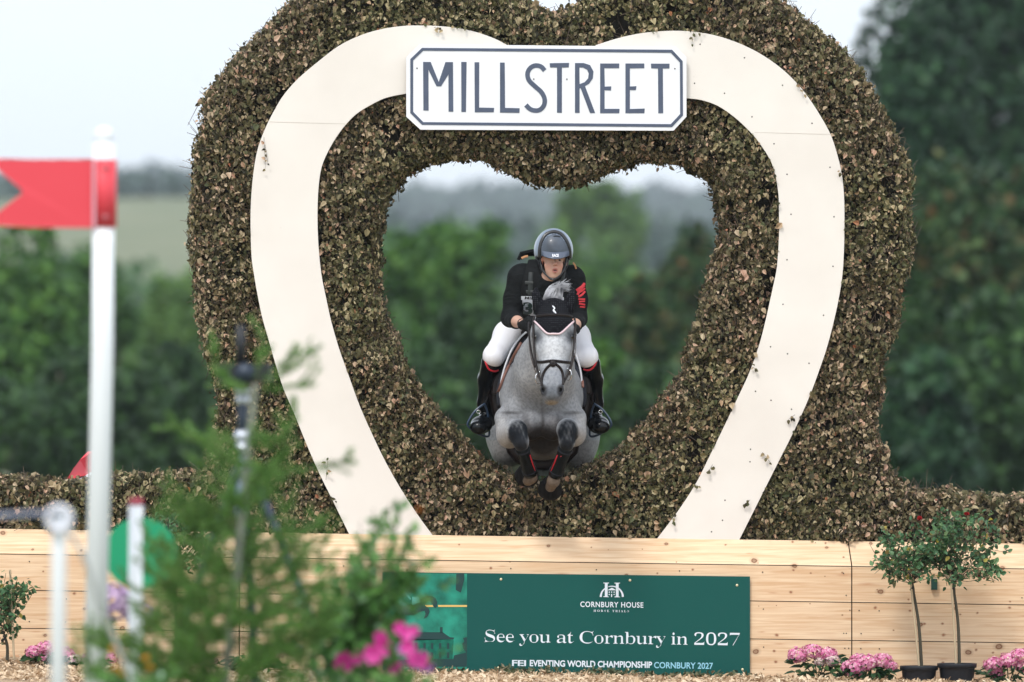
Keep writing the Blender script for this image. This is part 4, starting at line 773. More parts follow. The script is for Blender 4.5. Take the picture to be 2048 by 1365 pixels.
# far woods on the hills (one uncountable mass)
rng = np.random.RandomState(77)
n = 90000
y = 1000 + 2600 * rng.uniform(0, 1, n) ** 1.3; x = rng.uniform(-1, 1, n) * (y + 50) * .10
m = (noise3(np.stack([x, y, 0 * x], 1), .006, 1) > -.75) | (y > 1400); y = y[m]; x = x[m]
# the nearer wood that closes the valley behind the heart
n2 = 30000; y2 = rng.uniform(560, 1000, n2); x2 = rng.uniform(-.034, .10, n2) * (y2 + 50) + rng.normal(0, 2, n2); n3 = 16000; y3 = rng.uniform(930, 1080, n3); x3 = rng.uniform(-.085, .09, n3) * (y3 + 50); x = np.concatenate([x, x2, x3]); y = np.concatenate([y, y2, y3]); n = len(x)
cl = noise3(np.stack([x, y, 0 * x], 1), .08, 2)
P = np.stack([x, y, ground_z(x, y) + (rng.uniform(0, 7, n) + 2 * np.maximum(cl, 0)) * (.38 + .62 * ss(1100, 1900, y))], 1)
V, F = leaves(P, unit(rng.normal(size=(n, 3))), rng.normal(0, .5, (n, 3)) + [0, -.8, .8], y * .0022 * rng.uniform(.8, 1.6, n), y * .0018 * rng.uniform(.8, 1.5, n), rng, simple=True)
M_far = leafmat('far_wood', [(0, (.022, .048, .042)), (.6, (.038, .072, .058)), (1, (.058, .098, .074))], patch=(.01, (.6, .7, .7), .8))  # leaf tones shifted to blue, some of the haze painted in
o = mk('distant_wood', V, F, M_far); tag(o, 'blue hazy wooded hills along the skyline', 'distant woods', kind='stuff')
# nearer hedgerow mass on the rising fields
n = 26000; rng = np.random.RandomState(78)
x = rng.uniform(-60, 60, n); y = 450 + x * .3 + rng.normal(0, 6, n)
x2 = rng.uniform(-40, 40, n // 2); y2 = 330 + rng.normal(0, 5, n // 2)
x = np.concatenate([x, x2]); y = np.concatenate([y, y2]); n = len(x)
hh = 3.0 + 1.6 * noise3(np.stack([x, y, 0 * x], 1), .14, 1)
P = np.stack([x, y, ground_z(x, y) + rng.uniform(0, 1, n) * np.maximum(hh, 1.5)], 1)
V, F = leaves(P, unit(rng.normal(size=(n, 3))), rng.normal(0, .5, (n, 3)) + [0, -.8, .8], rng.uniform(.7, 1.4, n), rng.uniform(.6, 1.2, n), rng, simple=True)
o = mk('field_hedgerow', V, F, M_f['mid']); tag(o, 'overgrown hedgerows crossing the hazy fields below the hills', 'hedgerows', kind='stuff')
# haze: a closed box of even, pale air round everything
m = bpy.data.materials.new('haze_air'); m.use_nodes = True; t = m.node_tree; t.nodes.clear()
pv = t.nodes.new('ShaderNodeVolumePrincipled'); pv.inputs['Color'].default_value = (.84, .93, 1.0, 1); pv.inputs['Density'].default_value = .00016
oo = t.nodes.new('ShaderNodeOutputMaterial'); t.links.new(pv.outputs[0], oo.inputs['Volume'])
b = MB(); b.box(-1250, 1250, -75, 4050, -9, 175); o = b.build('haze', m); tag(o, 'thin bluish haze that fades the far trees and hills', 'haze', kind='stuff')

# ================================================================== SHAPES FROM BLENDED VOLUMES
class Sdf:
    """smoothly blended tapered capsules / ellipsoids in world space"""
    def __init__(s): s.p = []
    def cone(s, a, b, ra, rb, k=.04, sc=(1, 1, 1), cut=False, tag=None):
        s.p.append(('c', np.array(a, float), np.array(b, float), ra, rb, k, np.array(sc, float), cut, tag)); return s
    def ell(s, c, r, k=.03, cut=False, rot=None, tag=None):
        r = np.broadcast_to(np.array(r, float), (3,)); s.p.append(('e', np.array(c, float), r, 0, 0, k, rot, cut, tag)); return s
    def chain(s, pts, rs, k=.03, sc=(1, 1, 1), tag=None):
        for i in range(len(pts) - 1): s.cone(pts[i], pts[i + 1], rs[i], rs[i + 1], k, sc, tag=tag)
        return s
    def sub(s, *tags):
        q = Sdf(); q.p = [p for p in s.p if p[8] in tags]; return q
    @staticmethod
    def _d(p, P):
        if p[0] == 'c':
            a, b, ra, rb, sc = p[1], p[2], p[3], p[4], p[6]; c = (a + b) / 2
            Q = (P - c) * sc + c; a = (a - c) * sc + c; b = (b - c) * sc + c
            e = b - a; t = np.clip(((Q - a) @ e) / (e @ e + 1e-12), 0, 1)
            d = np.linalg.norm(Q - a - t[..., None] * e, axis=-1) - (ra + (rb - ra) * t)
            return d / max(1, sc.max() * .9)
        Q = P - p[1]
        if p[6] is not None: Q = Q @ p[6]
        k0 = np.linalg.norm(Q / p[2], axis=-1); k1 = np.linalg.norm(Q / (p[2] ** 2), axis=-1) + 1e-9
        return k0 * (k0 - 1) / k1
    def bounds(s, p):
        if p[0] == 'c':
            r = max(p[3], p[4]) / p[6].min(); return np.minimum(p[1], p[2]) - r, np.maximum(p[1], p[2]) + r
        r = p[2].max(); return p[1] - r, p[1] + r
    @staticmethod
    def comb(v, d, k, cut):
        if cut:
            h = np.maximum(k - np.abs(v + d), 0) / k; return np.maximum(v, -d) + h * h * k / 4
        h = np.maximum(k - np.abs(v - d), 0) / k; return np.minimum(v, d) - h * h * k / 4
    def at(s, P):
        v = np.full(P.shape[:-1], 1e3)
        for p in s.p: v = s.comb(v, s._d(p, P), p[5], p[7])
        return v
    def mesh(s, h, infl=0.0, region=None, smooth=2):
        bs = [s.bounds(p) for p in s.p if not p[7]]
        lo = np.min([b[0] for b in bs], 0) - 3 * h - max(infl, 0); hi = np.max([b[1] for b in bs], 0) + 3 * h + max(infl, 0)
        n = np.ceil((hi - lo) / h).astype(int) + 1
        f = np.full(tuple(n), 9.0, np.float32); ax = [lo[i] + h * np.arange(n[i]) for i in range(3)]
        for p in s.p:
            b0, b1 = s.bounds(p); m = p[5] + infl + 3 * h
            i0 = np.clip(((b0 - m - lo) / h).astype(int), 0, n - 1); i1 = np.clip(((b1 + m - lo) / h).astype(int) + 2, 1, n)
            sl = tuple(slice(i0[i], i1[i]) for i in range(3))
            P = np.stack(np.meshgrid(*[ax[i][sl[i]] for i in range(3)], indexing='ij'), -1)
            f[sl] = s.comb(f[sl].astype(np.float64), s._d(p, P), p[5], p[7])
        f -= infl
        if region is not None:
            P = np.stack(np.meshgrid(*ax, indexing='ij'), -1); f = np.maximum(f, region(P).astype(np.float32))
        return nets(f, lo, h, smooth)
def nets(f, lo, h, smooth=2):
    f = np.where(f == 0, 1e-6, f); s = f < 0; n = np.array(f.shape)
    c = np.zeros(tuple(n - 1), np.uint8)
    offs = [(i, j, k) for i in (0, 1) for j in (0, 1) for k in (0, 1)]
    for o in offs: c += s[o[0]:n[0] - 1 + o[0], o[1]:n[1] - 1 + o[1], o[2]:n[2] - 1 + o[2]]
    I = np.argwhere((c > 0) & (c < 8)); idx = np.full(tuple(n - 1), -1, np.int32); idx[tuple(I.T)] = np.arange(len(I))
    val = np.stack([f[I[:, 0] + o[0], I[:, 1] + o[1], I[:, 2] + o[2]] for o in offs], 1).astype(float)
    acc = np.zeros((len(I), 3)); cnt = np.zeros(len(I))
    for a in range(8):
        for b in range(a + 1, 8):
            if sum(abs(offs[a][q] - offs[b][q]) for q in range(3)) != 1: continue
            m = (val[:, a] < 0) != (val[:, b] < 0); t = val[m, a] / (val[m, a] - val[m, b])
            acc[m] += np.array(offs[a]) + t[:, None] * (np.array(offs[b]) - np.array(offs[a])); cnt[m] += 1
    V = lo + h * (I + acc / cnt[:, None]); F = []
    for ax in range(3):
        u, w_ = [(1, 2), (2, 0), (0, 1)][ax]
        sl0 = [slice(None)] * 3; sl1 = [slice(None)] * 3; sl0[ax] = slice(0, n[ax] - 1); sl1[ax] = slice(1, n[ax])
        d = s[tuple(sl0)].astype(np.int8) - s[tuple(sl1)]; E = np.argwhere(d != 0); sg = d[tuple(E.T)]
        ok = (E[:, u] > 0) & (E[:, w_] > 0) & (E[:, u] < n[u] - 1) & (E[:, w_] < n[w_] - 1); E = E[ok]; sg = sg[ok]
        q = []
        for du, dw in ((1, 1), (0, 1), (0, 0), (1, 0)):
            G_ = E.copy(); G_[:, u] -= du; G_[:, w_] -= dw; q.append(idx[tuple(G_.T)])
        q = np.stack(q, 1); q[sg < 0] = q[sg < 0][:, ::-1]; F.append(q)
    F = np.concatenate(F)
    for _ in range(smooth):
        e = np.concatenate([F[:, [0, 1]], F[:, [1, 2]], F[:, [2, 3]], F[:, [3, 0]]]); A = np.zeros_like(V); N_ = np.bincount(e.ravel(), minlength=len(V)).astype(float)
        for k in range(3): A[:, k] = np.bincount(e[:, 0], V[e[:, 1], k], len(V)) + np.bincount(e[:, 1], V[e[:, 0], k], len(V))
        V = V * .5 + .5 * A / np.maximum(N_, 1)[:, None]
    return V, F
def hit(sdf, px, py, off=0.0, y0=-2.5, y1=2.5):
    """surface point of the volume seen at a photo pixel"""
    a = np.array(W(px, py, y0)); b = np.array(W(px, py, y1)); d = (b - a) / (y1 - y0); y = 0.0
    for _ in range(90):
        p = a + d * y; v = sdf.at(p[None])[0] - off
        if v < .0008: return p
        y += max(v * .8, .0008)
        if y > y1 - y0: break
    return None
def drape(sdf, pts, off, n=6):
    """pixel polyline laid onto the surface"""
    out = []
    for px, py in spline(np.array([(x, y, 0) for x, y in pts], float), n)[:, :2]:
        q = hit(sdf, px, py, off)
        if q is not None: out.append(q)
    return np.array(out)
def Lp(pts): return [np.array(W(*p)) for p in pts]
def chlist(*a): return Lp(a)

# ------------------------------------------------------------------ horse
HZ = Sdf(); w_ = W
# trunk
HZ.cone(w_(1083, 790, .15), w_(1083, 786, .70), .275, .31, .08, (1.0, 1, .92), tag='trunk')
HZ.cone(w_(1083, 786, .70), w_(1085, 790, 1.25), .31, .31, .08, (1.02, 1, .95), tag='trunk')
HZ.cone(w_(1085, 785, 1.25), w_(1086, 800, 1.65), .30, .24, .08, (.95, 1, 1), tag='trunk')
HZ.cone(w_(1083, 700, .35), w_(1083, 712, 1.0), .11, .12, .12, tag='trunk')          # withers
# neck
HZ.cone(w_(1083, 800, .05), w_(1088, 735, -.22), .262, .205, .07, (1.02, 1, 1), tag='neck')
HZ.cone(w_(1088, 735, -.22), w_(1100, 645, -.56), .195, .12, .07, (1.15, 1, 1), tag='neck')
# shoulders and breast
for sx in (-1, 1):
    HZ.ell(w_(1083 + sx * 50, 836, -.06), (.095, .14, .15), .06, tag='shoulder')
    HZ.ell(w_(1083 + sx * 23, 852, -.16), (.084, .11, .10), .014, tag='breast')
HZ.cone(w_(1084, 800, -.09), w_(1084, 835, -.13), .12, .09, .08, tag='breast')
HZ.cone(w_(1084, 872, .05), w_(1086, 893, .8), .14, .14, .06, (.75, 1, 1), tag='trunk')     # girth line
HZ.ell(w_(1085, 890, .75), (.19, .5, .07), .06, tag='trunk')
HZ.cone(w_(1084, 838, -.285), w_(1085, 880, -.26), .030, .045, .05, cut=True, tag='breastcut')
# front legs: forearm toward the camera, knee, cannon hanging back
FL = {}
for s_, sh, el, kn, kn2, ct, cb, fe, pa in (
    ('L', (1014, 838, -.05), (1020, 870, -.10), (1033, 862, -.50), (1042, 884, -.52), (1044, 895, -.49), (1060, 946, -.34), (1062, 955, -.31), (1056, 962, -.24)),
    ('R', (1148, 838, -.05), (1145, 867, -.10), (1135, 860, -.50), (1134, 884, -.52), (1132, 895, -.49), (1111, 948, -.36), (1107, 962, -.34), (1101, 974, -.27))):
    HZ.cone(w_(*sh), w_(*el), .085, .085, .022, tag='leg'); HZ.cone(w_(*el), w_(*kn), .088, .070, .025, tag='leg')
    HZ.ell(w_(*kn), (.064, .062, .072), .03, tag='knee' + s_); HZ.ell(w_(*kn2), (.050, .05, .06), .03, tag='knee' + s_)
    HZ.cone(w_(*kn2), w_(*ct), .048, .036, .025, tag='leg'); HZ.cone(w_(*ct), w_(*cb), .034, .033, .02, tag='cannon' + s_)
    HZ.ell(w_(*fe), (.043, .045, .045), .02, tag='leg'); HZ.cone(w_(*fe), w_(*pa), .038, .036, .02, tag='pastern' + s_)
    FL[s_] = (ct, cb, fe, pa)
# hindquarters and trailing hind legs
for sx in (-1, 1):
    dz = 0 if sx < 0 else 8
    HZ.ell(w_(1085 + sx * 66, 858 + dz, 1.30), (.165, .30, .25), .07, tag='haunch')
    HZ.cone(w_(1085 + sx * 64, 850 + dz, 1.35), w_(1085 + sx * 68, 902 + dz, 1.15), .15, .115, .06, tag='haunch')
    HZ.cone(w_(1085 + sx * 66, 900 + dz, 1.18), w_(1085 + sx * 60, 938, 1.80), .095, .060, .05, tag='hind')
    HZ.cone(w_(1085 + sx * 60, 938, 1.80), w_(1085 + sx * 58, 985, 2.15), .045, .034, .03, tag='hind')
    HZ.cone(w_(1085 + sx * 58, 985, 2.15), w_(1085 + sx * 58, 1000, 2.25), .045, .038, .02, tag='hind')
# head, nearly face-on, nose a little forward
HD = [(1107, 628, -.74), (1108, 660, -.86), (1107, 700, -.93), (1107, 735, -.98), (1105, 765, -1.03), (1104, 787, -1.05)]
HZ.cone(w_(*HD[0]), w_(*HD[1]), .098, .112, .04, (.95, 1, 1), tag='head')
HZ.cone(w_(*HD[1]), w_(*HD[2]), .112, .100, .04, (.90, 1, 1), tag='head')
HZ.cone(w_(*HD[2]), w_(*HD[3]), .100, .086, .04, (.92, 1, 1), tag='head')
HZ.cone(w_(*HD[3]), w_(*HD[4]), .082, .070, .03, (.98, 1, 1), tag='head')
HZ.cone(w_(*HD[4]), w_(*HD[5]), .068, .066, .03, (.95, 1, 1), tag='head')
HZ.cone(w_(1107, 672, -.70), w_(1107, 712, -.78), .118, .098, .05, (1.0, 1, 1), tag='head')   # cheeks
HZ.cone(w_(1107, 712, -.80), w_(1104, 790, -.97), .085, .050, .04, tag='head')
HZ.ell(w_(1103, 803, -1.02), (.050, .045, .026), .02, tag='head')                # chin / lower lip
HZ.ell(w_(1104, 795, -1.055), (.052, .035, .028), .015, tag='head')              # upper lip
HZ.cone(w_(1108, 655, -.965), w_(1105, 750, -1.07), .030, .022, .04, tag='head')  # nasal bone
for sx in (-1, 1):
    HZ.ell(w_(1107.5 + sx * 37, 669, -.865), (.030, .045, .034), .025, tag='head')   # brow over the eye
    HZ.cone(w_(1107.5 + sx * 35, 690, -.87), w_(1107.5 + sx * 27, 735, -.94), .022, .014, .03, tag='head')  # cheekbone ridge
    HZ.ell(w_(1104 + sx * 17, 779, -1.08), (.024, .028, .034), .018, tag='head')     # nostril wing
for sx in (-1, 1):
    HZ.ell(w_(1104 + sx * 17.5, 781, -1.10), (.011, .036, .021), .006, cut=True, tag='headcut')
    HZ.ell(w_(1107.5 + sx * 37, 675, -.95), (.016, .016, .013), .01, cut=True, tag='headcut')
HZ.ell(w_(1103, 799.5, -1.09), (.05, .02, .004), .006, cut=True, tag='headcut')      # mouth line
for sx, tip in ((-1, (1072, 580, -.70)), (1, (1148, 581, -.70))):
    HZ.cone(w_(1107 + sx * 25, 622, -.73), w_(*tip), .034, .006, .02, tag='ear')
V, F = HZ.mesh(.0095)
def pix(V):
    """photo pixel of points"""
    t = (V[:, 1] - CAMY); z = (V[:, 2] - CAMZ); k = (z / t - sp / cp) / (1 + z / t * sp / cp)
    # invert W: z/t = (sp+b*cp)/(cp-b*sp)
    r = z / t; b = (r * cp - sp) / (cp + r * sp); a = V[:, 0] / t * (cp - b * sp)
    return 1024 + a * FPX, 682.5 - b * FPX
px, py = pix(V)
def blob(cx, cy, rx, ry, soft=.35):
    d = np.sqrt(((px - cx) / rx) ** 2 + ((py - cy) / ry) ** 2); return 1 - ss(1 - soft, 1 + soft, d)
nzc = noise3(V, 9, 0); nzf = noise3(V, 60, 1); nzm = noise3(V, 24, 2)
base = np.tile(np.array([.325, .335, .355]), (len(V), 1)); base *= (1 + .10 * nzc + .05 * nzm)[:, None]
def mixc(m, c):
    global base
    m = np.clip(m, 0, 1)[:, None]; base = base * (1 - m) + np.array(c) * m
front = V[:, 1] < -.2
isH = (V[:, 1] < -.62) & (py < 812)
mixc(isH * .85, (.46, .475, .50))
mixc(blob(1107, 700, 16, 45, .6) * isH * .7, (.66, .67, .69))
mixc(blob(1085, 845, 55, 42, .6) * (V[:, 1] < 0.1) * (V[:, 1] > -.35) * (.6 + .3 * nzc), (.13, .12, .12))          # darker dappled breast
mixc(blob(1086, 884, 38, 34, .35) * (V[:, 1] > -.28) * .95, (.022, .019, .019))  # dark coat between the forelegs, deepened with painted shade
for cx, cy, rx, ry in ((1052, 862, 8, 30), (1118, 862, 8, 30), (1022, 826, 20, 3.0), (1146, 826, 18, 3.0), (1085, 848, 3.5, 24)): mixc(blob(cx, cy, rx, ry, .8) * (V[:, 1] > -.36) * (V[:, 1] < .1) * .7, (.05, .045, .045))  # shade of the breast and forearm creases, painted into the coat
for cx, cy in ((1003, 868), (1162, 862)): mixc(blob(cx, cy, 12, 30, .6) * (V[:, 1] < .05) * .6, (.55, .53, .52))  # outer forearms lightened, edge highlight painted into the coat
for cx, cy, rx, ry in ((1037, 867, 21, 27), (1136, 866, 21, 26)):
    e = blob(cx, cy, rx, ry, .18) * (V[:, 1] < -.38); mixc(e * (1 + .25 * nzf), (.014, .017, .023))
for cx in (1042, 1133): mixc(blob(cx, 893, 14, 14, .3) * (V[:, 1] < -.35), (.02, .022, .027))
mixc(isH * ss(722, 745, py) * .7, (.24, .26, .30)); mixc(blob(1103, 792, 30, 20, .5) * isH * .75, (.13, .145, .17))                     # grey muzzle
mixc(blob(1103, 790, 9, 14, .5) * isH * .5, (.10, .11, .12))
mixc(blob(1103, 806, 13, 5, .4) * isH * .7, (.32, .27, .21))                        # pinkish lip edge
for sx in (-1, 1):
    mixc(blob(1107.5 + sx * 35, 674, 12, 14, .6) * isH * .9, (.05, .055, .065))
    mixc(blob(1104 + sx * 17.5, 781, 8, 12, .3) * isH * .9, (.045, .045, .05))
    mixc(blob(1107.5 + sx * 27, 705, 6, 30, .7) * isH * .3, (.25, .26, .29))
mixc((py > 940) * (V[:, 1] < -.1) * 1.0, (.17, .13, .10))
mixc(((V[:, 1] > 1.0) & (py > 880)) * .4, (.36, .32, .28))
def coat_nodes(t, b):
    a = t.nodes.new('ShaderNodeAttribute'); a.attribute_name = 'Col'
    tc = t.nodes.new('ShaderNodeTexCoord'); n = t.nodes.new('ShaderNodeTexNoise'); n.inputs['Scale'].default_value = 55; n.inputs['Detail'].default_value = 5
    t.links.new(tc.outputs['Object'], n.inputs['Vector']); r = t.nodes.new('ShaderNodeValToRGB'); e = r.color_ramp.elements
    e[0].position = .36; e[0].color = (.66, .66, .67, 1); e[1].position = .58; e[1].color = (1, 1, 1, 1); t.links.new(n.outputs['Fac'], r.inputs[0])
    x = t.nodes.new('ShaderNodeMix'); x.data_type = 'RGBA'; x.blend_type = 'MULTIPLY'; x.inputs[0].default_value = .8
    t.links.new(a.outputs['Color'], x.inputs[6]); t.links.new(r.outputs[0], x.inputs[7]); t.links.new(x.outputs[2], b.inputs['Base Color'])
    u = t.nodes.new('ShaderNodeBump'); u.inputs['Strength'].default_value = .3; u.inputs['Distance'].default_value = .003; t.links.new(n.outputs['Fac'], u.inputs['Height']); t.links.new(u.outputs[0], b.inputs['Normal'])
M_coat = mat('grey_coat', rough=.5, spec=.10, build=coat_nodes)
horse = thing('horse', 'grey horse jumping head-on through the heart, black ear bonnet, forelegs tucked in black boots', 'horse', W(1085, 990, .5))
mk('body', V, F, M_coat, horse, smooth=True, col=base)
M_black = mat('black_fabric', (.012, .013, .016), .75, bump=(220, .4, .002)); M_leather = mat('brown_leather', (.055, .028, .020), .4, coat=.3); M_dleather = mat('dark_leather', (.014, .010, .010), .4, spec=.25)
M_white = mat('white_trim', (.75, .76, .80), .5); M_metal = mat('polished_steel', (.65, .65, .66), .2, metal=1); M_pink = mat('pale_pink_piping', (.72, .55, .58), .5); M_red = mat('red_trim', (.60, .02, .035), .45)
# eyes
HEADS = HZ.sub('head', 'headcut'); ALL = HZ
M_eye = mat('eye', (.006, .005, .005), .08, coat=1)
for sx in (-1, 1):
    V, F = ellipsoid(w_(1107.5 + sx * 35.5, 674, -.905), (.020, .022, .017), 16); mk('eye', V, np.array(F), M_eye, horse, True)
# bonnet with ears: shell over the poll
BP = np.array([W2(x, y, -.9) for x, y in [(1066, 645), (1088, 664), (1095, 671), (1120, 671), (1128, 663), (1150, 644), (1152, 560), (1062, 560)]])
def pregion(poly, y0, y1):
    def f(P):
        sh = P.shape[:-1]; x = P[..., 0].ravel(); z = P[..., 2].ravel(); o = np.full(len(x), .05)
        m = inpoly(x, z, poly); o[m] = -.05
        o = np.maximum(o, np.maximum(y0 - P[..., 1].ravel(), P[..., 1].ravel() - y1)); return o.reshape(sh)
    return f
BN = Sdf(); BN.p = [p for p in HZ.p if p[8] in ('head', 'ear')]
for sx, tip in ((-1, (1073, 578, -.72)), (1, (1149, 579, -.72))):
    BN.cone(w_(1107 + sx * 29, 618, -.76), w_(1107 + sx * 38, 598, -.75), .033, .034, .02); BN.cone(w_(1107 + sx * 38, 598, -.75), w_(*tip), .034, .004, .02)
V, F = BN.mesh(.006, infl=.007, region=pregion(BP, -1.1, -.60), smooth=2)
def mesh_nodes(t, b):
    tc = t.nodes.new('ShaderNodeTexCoord'); v = t.nodes.new('ShaderNodeTexVoronoi'); v.inputs['Scale'].default_value = 75; v.inputs['Randomness'].default_value = 0; t.links.new(tc.outputs['Object'], v.inputs['Vector'])
    r = t.nodes.new('ShaderNodeValToRGB'); e = r.color_ramp.elements; e[0].position = .22; e[0].color = (.05, .053, .06, 1); e[1].position = .34; e[1].color = (.004, .004, .006, 1)
    t.links.new(v.outputs['Distance'], r.inputs[0]); t.links.new(r.outputs[0], b.inputs['Base Color'])
M_bonnet = mat('black_crochet', rough=.9, spec=.12, build=mesh_nodes)
bo = mk('ear_bonnet', V, F, M_bonnet, horse, True)
C2 = Sdf(); C2.p = BN.p
P = drape(C2, [(1069, 643), (1080, 654), (1094, 667), (1108, 668), (1121, 667), (1136, 654), (1148, 643)], .010, 5)
V, F = tube(P, .0065, 6); mk('piping', V, F, M_pink, bo, True)
m = MB(); P = drape(C2, [(1105, 612), (1109, 617), (1107, 621), (1112, 627)], .009, 3); m.tube(P, [.003, .005, .005, .006, .004, .005, .006, .007, .006, .003][:len(P)], 5); m.build('emblem', M_white, bo)
# forelock / mane tuft
rng = np.random.RandomState(8); V = []; Fh = []; nn = 0; mb = MB()
for k in range(260):
    a = np.array(w_(1085 + rng.uniform(0, 40), 602 + rng.normal(0, 3), -.70 + rng.uniform(-.03, .03))); e = rng.uniform(.3, 1)
    tip = np.array(w_(1100 + 42 * e + rng.normal(0, 3), 584 - 12 * math.sin(e * 2.4) + rng.normal(0, 5), -.62 + rng.normal(0, .03)))
    mid = (a + tip) / 2 + [-.012, 0, .035]
    mb.tube(spline([a, mid, tip], 3), np.array([.0022, .0026, .0026, .0022, .002, .0015, .0005]), 3)
M_hair = mat('grey_mane', (.42, .42, .44), .5, var=(14, .55)); mb.build('forelock', M_hair, horse, True)
# tail
mb = MB()
for k in range(90):
    a = np.array(w_(1086 + rng.normal(0, 5), 765, 1.84)); mb.tube(spline([a, a + [rng.normal(0, .03), .22, -.02], a + [rng.normal(0, .07), .42, -.30], a + [rng.normal(0, .1), .50, -.65]], 3), .005, 3)
mb.build('tail', M_hair, horse, True)
# bridle
br_ = MB(); HS = Sdf(); HS.p = [p for p in HZ.p if p[8] in ('head', 'neck')]
def strap(pts, wd, off=.006, n=5, sd=None, mb_=None, flat=True):
    P = drape(sd or HS, pts, off, n)
    if len(P) > 1: (mb_ or br_).tube(P, wd, 6, flat=(0.05, 1, .1) if flat else None)
def strap3(pts, wd, mb_=None, n=5, k=6, flat=None): (mb_ or br_).tube(spline(Lp(pts), n), wd, k, flat)
strap([(1069, 634), (1085, 631.5), (1108, 630.5), (1130, 631.5), (1149, 636)], .010, .014, sd=C2)            # browband
strap3([(1068, 634, -.84), (1066.5, 655, -.90), (1068, 690, -.95), (1071, 722, -1.0), (1077, 750, -1.03), (1084, 768, -1.06)], .0075)
strap3([(1149, 636, -.84), (1150.5, 655, -.90), (1148, 690, -.95), (1144, 722, -1.0), (1136, 748, -1.03), (1127, 766, -1.06)], .0075)
strap([(1071, 724), (1085, 724.5), (1105, 722), (1128, 724.5), (1144, 726)], .0095, .007)
strap([(1104, 727), (1094, 736), (1087, 747), (1083, 762), (1084, 772)], .0085, .007); strap([(1110, 727), (1120, 736), (1125, 746), (1127, 760), (1126, 770)], .0085, .007)
q = hit(HS, 1106, 728, .008)
if q is not None: br_.ell(q, (.024, .008, .022), 10)
strap3([(1058, 645, -.6), (1058, 670, -.75), (1062, 700, -.85), (1070, 735, -.95)], .006)
br_.build('bridle', M_dleather, horse, True)
m = MB()
for cx, cy in ((1077, 757), (1137, 750)):
    m = MB()
    an = np.linspace(0, 2 * math.pi, 17)[:-1]; c = np.array(w_(cx, cy, -1.02)); sx = -1 if cx < 1100 else 1
    V, F = tube(np.stack([c[0] + .020 * np.cos(an), c[1] + .02 * np.cos(an) * -sx, c[2] + .036 * np.sin(an)], 1), .0035, 6, closed=True); m.add(V, F)
    m.ell(w_(cx - sx * 4, cy - 20, -1.0), (.012, .006, .012), 8); m.ell(w_(cx - sx * 2, cy - 12, -1.01), (.008, .006, .008), 8); m.build('bit_ring', M_metal, horse, True)

# reins and breastplate straps
rn = MB()
strap3([(1075, 755, -1.0), (1062, 715, -.85), (1058, 680, -.62), (1059, 655, -.42)], .0085, rn, flat=(1, 0, .2)); rn.build('rein', M_leather, horse, True); rn = MB(); strap3([(1139, 750, -1.0), (1150, 710, -.85), (1152, 680, -.6), (1150, 662, -.42)], .0085, rn, flat=(1, 0, .2))
rn.build('rein', M_leather, horse, True)
NS = Sdf(); NS.p = [p for p in HZ.p if p[8] in ('neck', 'trunk', 'shoulder')]
bp = MB(); strap([(1052, 668), (1040, 690), (1026, 715), (1010, 748), (999, 778), (990, 796)], .009, .012, sd=NS, mb_=bp)
strap([(1147, 690), (1156, 715), (1163, 745), (1166, 775)], .009, .012, sd=NS, mb_=bp)

M_tan = mat('tan_leather', (.22, .10, .075), .5); bp.build('breastplate', M_tan, horse, True)
# saddle, pad, girth  (shells round the trunk)
TR = HZ.sub('trunk')
def sregion(ya, yb, zt_, rake=0.0):
    def f(P):
        x, y, z = P[..., 0], P[..., 1], P[..., 2]
        return np.maximum.reduce([ya + rake * (1.9 - z) * 0 - y + .25 * np.maximum(0, z - 2.0), y - yb, zt_ - z])
    return f
M_pad = mat('navy_pad', (.014, .017, .028), .85, bump=(90, .5, .003)); M_sad = mat('saddle_leather', (.013, .008, .008), .4, spec=.25)
zc = lambda yy, Y: W(1083, yy, Y)[2]
V, F = TR.mesh(.011, infl=.022, region=sregion(.12, .92, zc(815, .5)), smooth=2); pad = mk('saddle_pad', V, F, M_pad, horse, True)
V, F = TR.mesh(.010, infl=.052, region=sregion(.24, .72, zc(790, .5)), smooth=3)
px_, py_ = pix(V); sad = mk('saddle', V, F, M_sad, horse, True)
m = MB(); m.tube(spline(Lp([(1052, 668, .22), (1060, 648, .36), (1083, 642, .4), (1106, 648, .36), (1114, 668, .22)]), 4), .035, 10); m.build('pommel', M_sad, sad, True)
pi = MB()
for pts in ([(1053, 664), (1040, 676), (1025, 697), (1013, 725), (1004, 755), (1000, 785), (1001, 796)], [(1148, 700), (1156, 722), (1162, 748), (1163, 770), (1158, 786)]):
    pi.tube(spline(Lp([(a, b_, .10 - .0 * b_) for a, b_ in pts]), 4), .0065, 6)
pi.build('pad_piping', M_white, pad, True)
gi = MB()
for Y_, r_ in ((.36, .0),):
    pts = []
    for a in np.linspace(-2.1, 2.1, 30):
        # ring round the trunk
        c = np.array(w_(1084, 795, Y_)); d = np.array([math.sin(a), 0, -math.cos(a)]); tt = .05
        for _ in range(60):
            v = HZ.sub('trunk', 'shoulder', 'breast').at((c + d * tt)[None])[0] if False else TR.at((c + d * tt)[None])[0]
            if v > .018: break
            tt += max(.004, (.018 - v) * .7)
        pts.append(c + d * tt)
    gi.tube(np.array(pts), .045, 6, flat=(0.0, 0.0, 1) if False else None)
gi.build('girth', M_sad, horse, True)
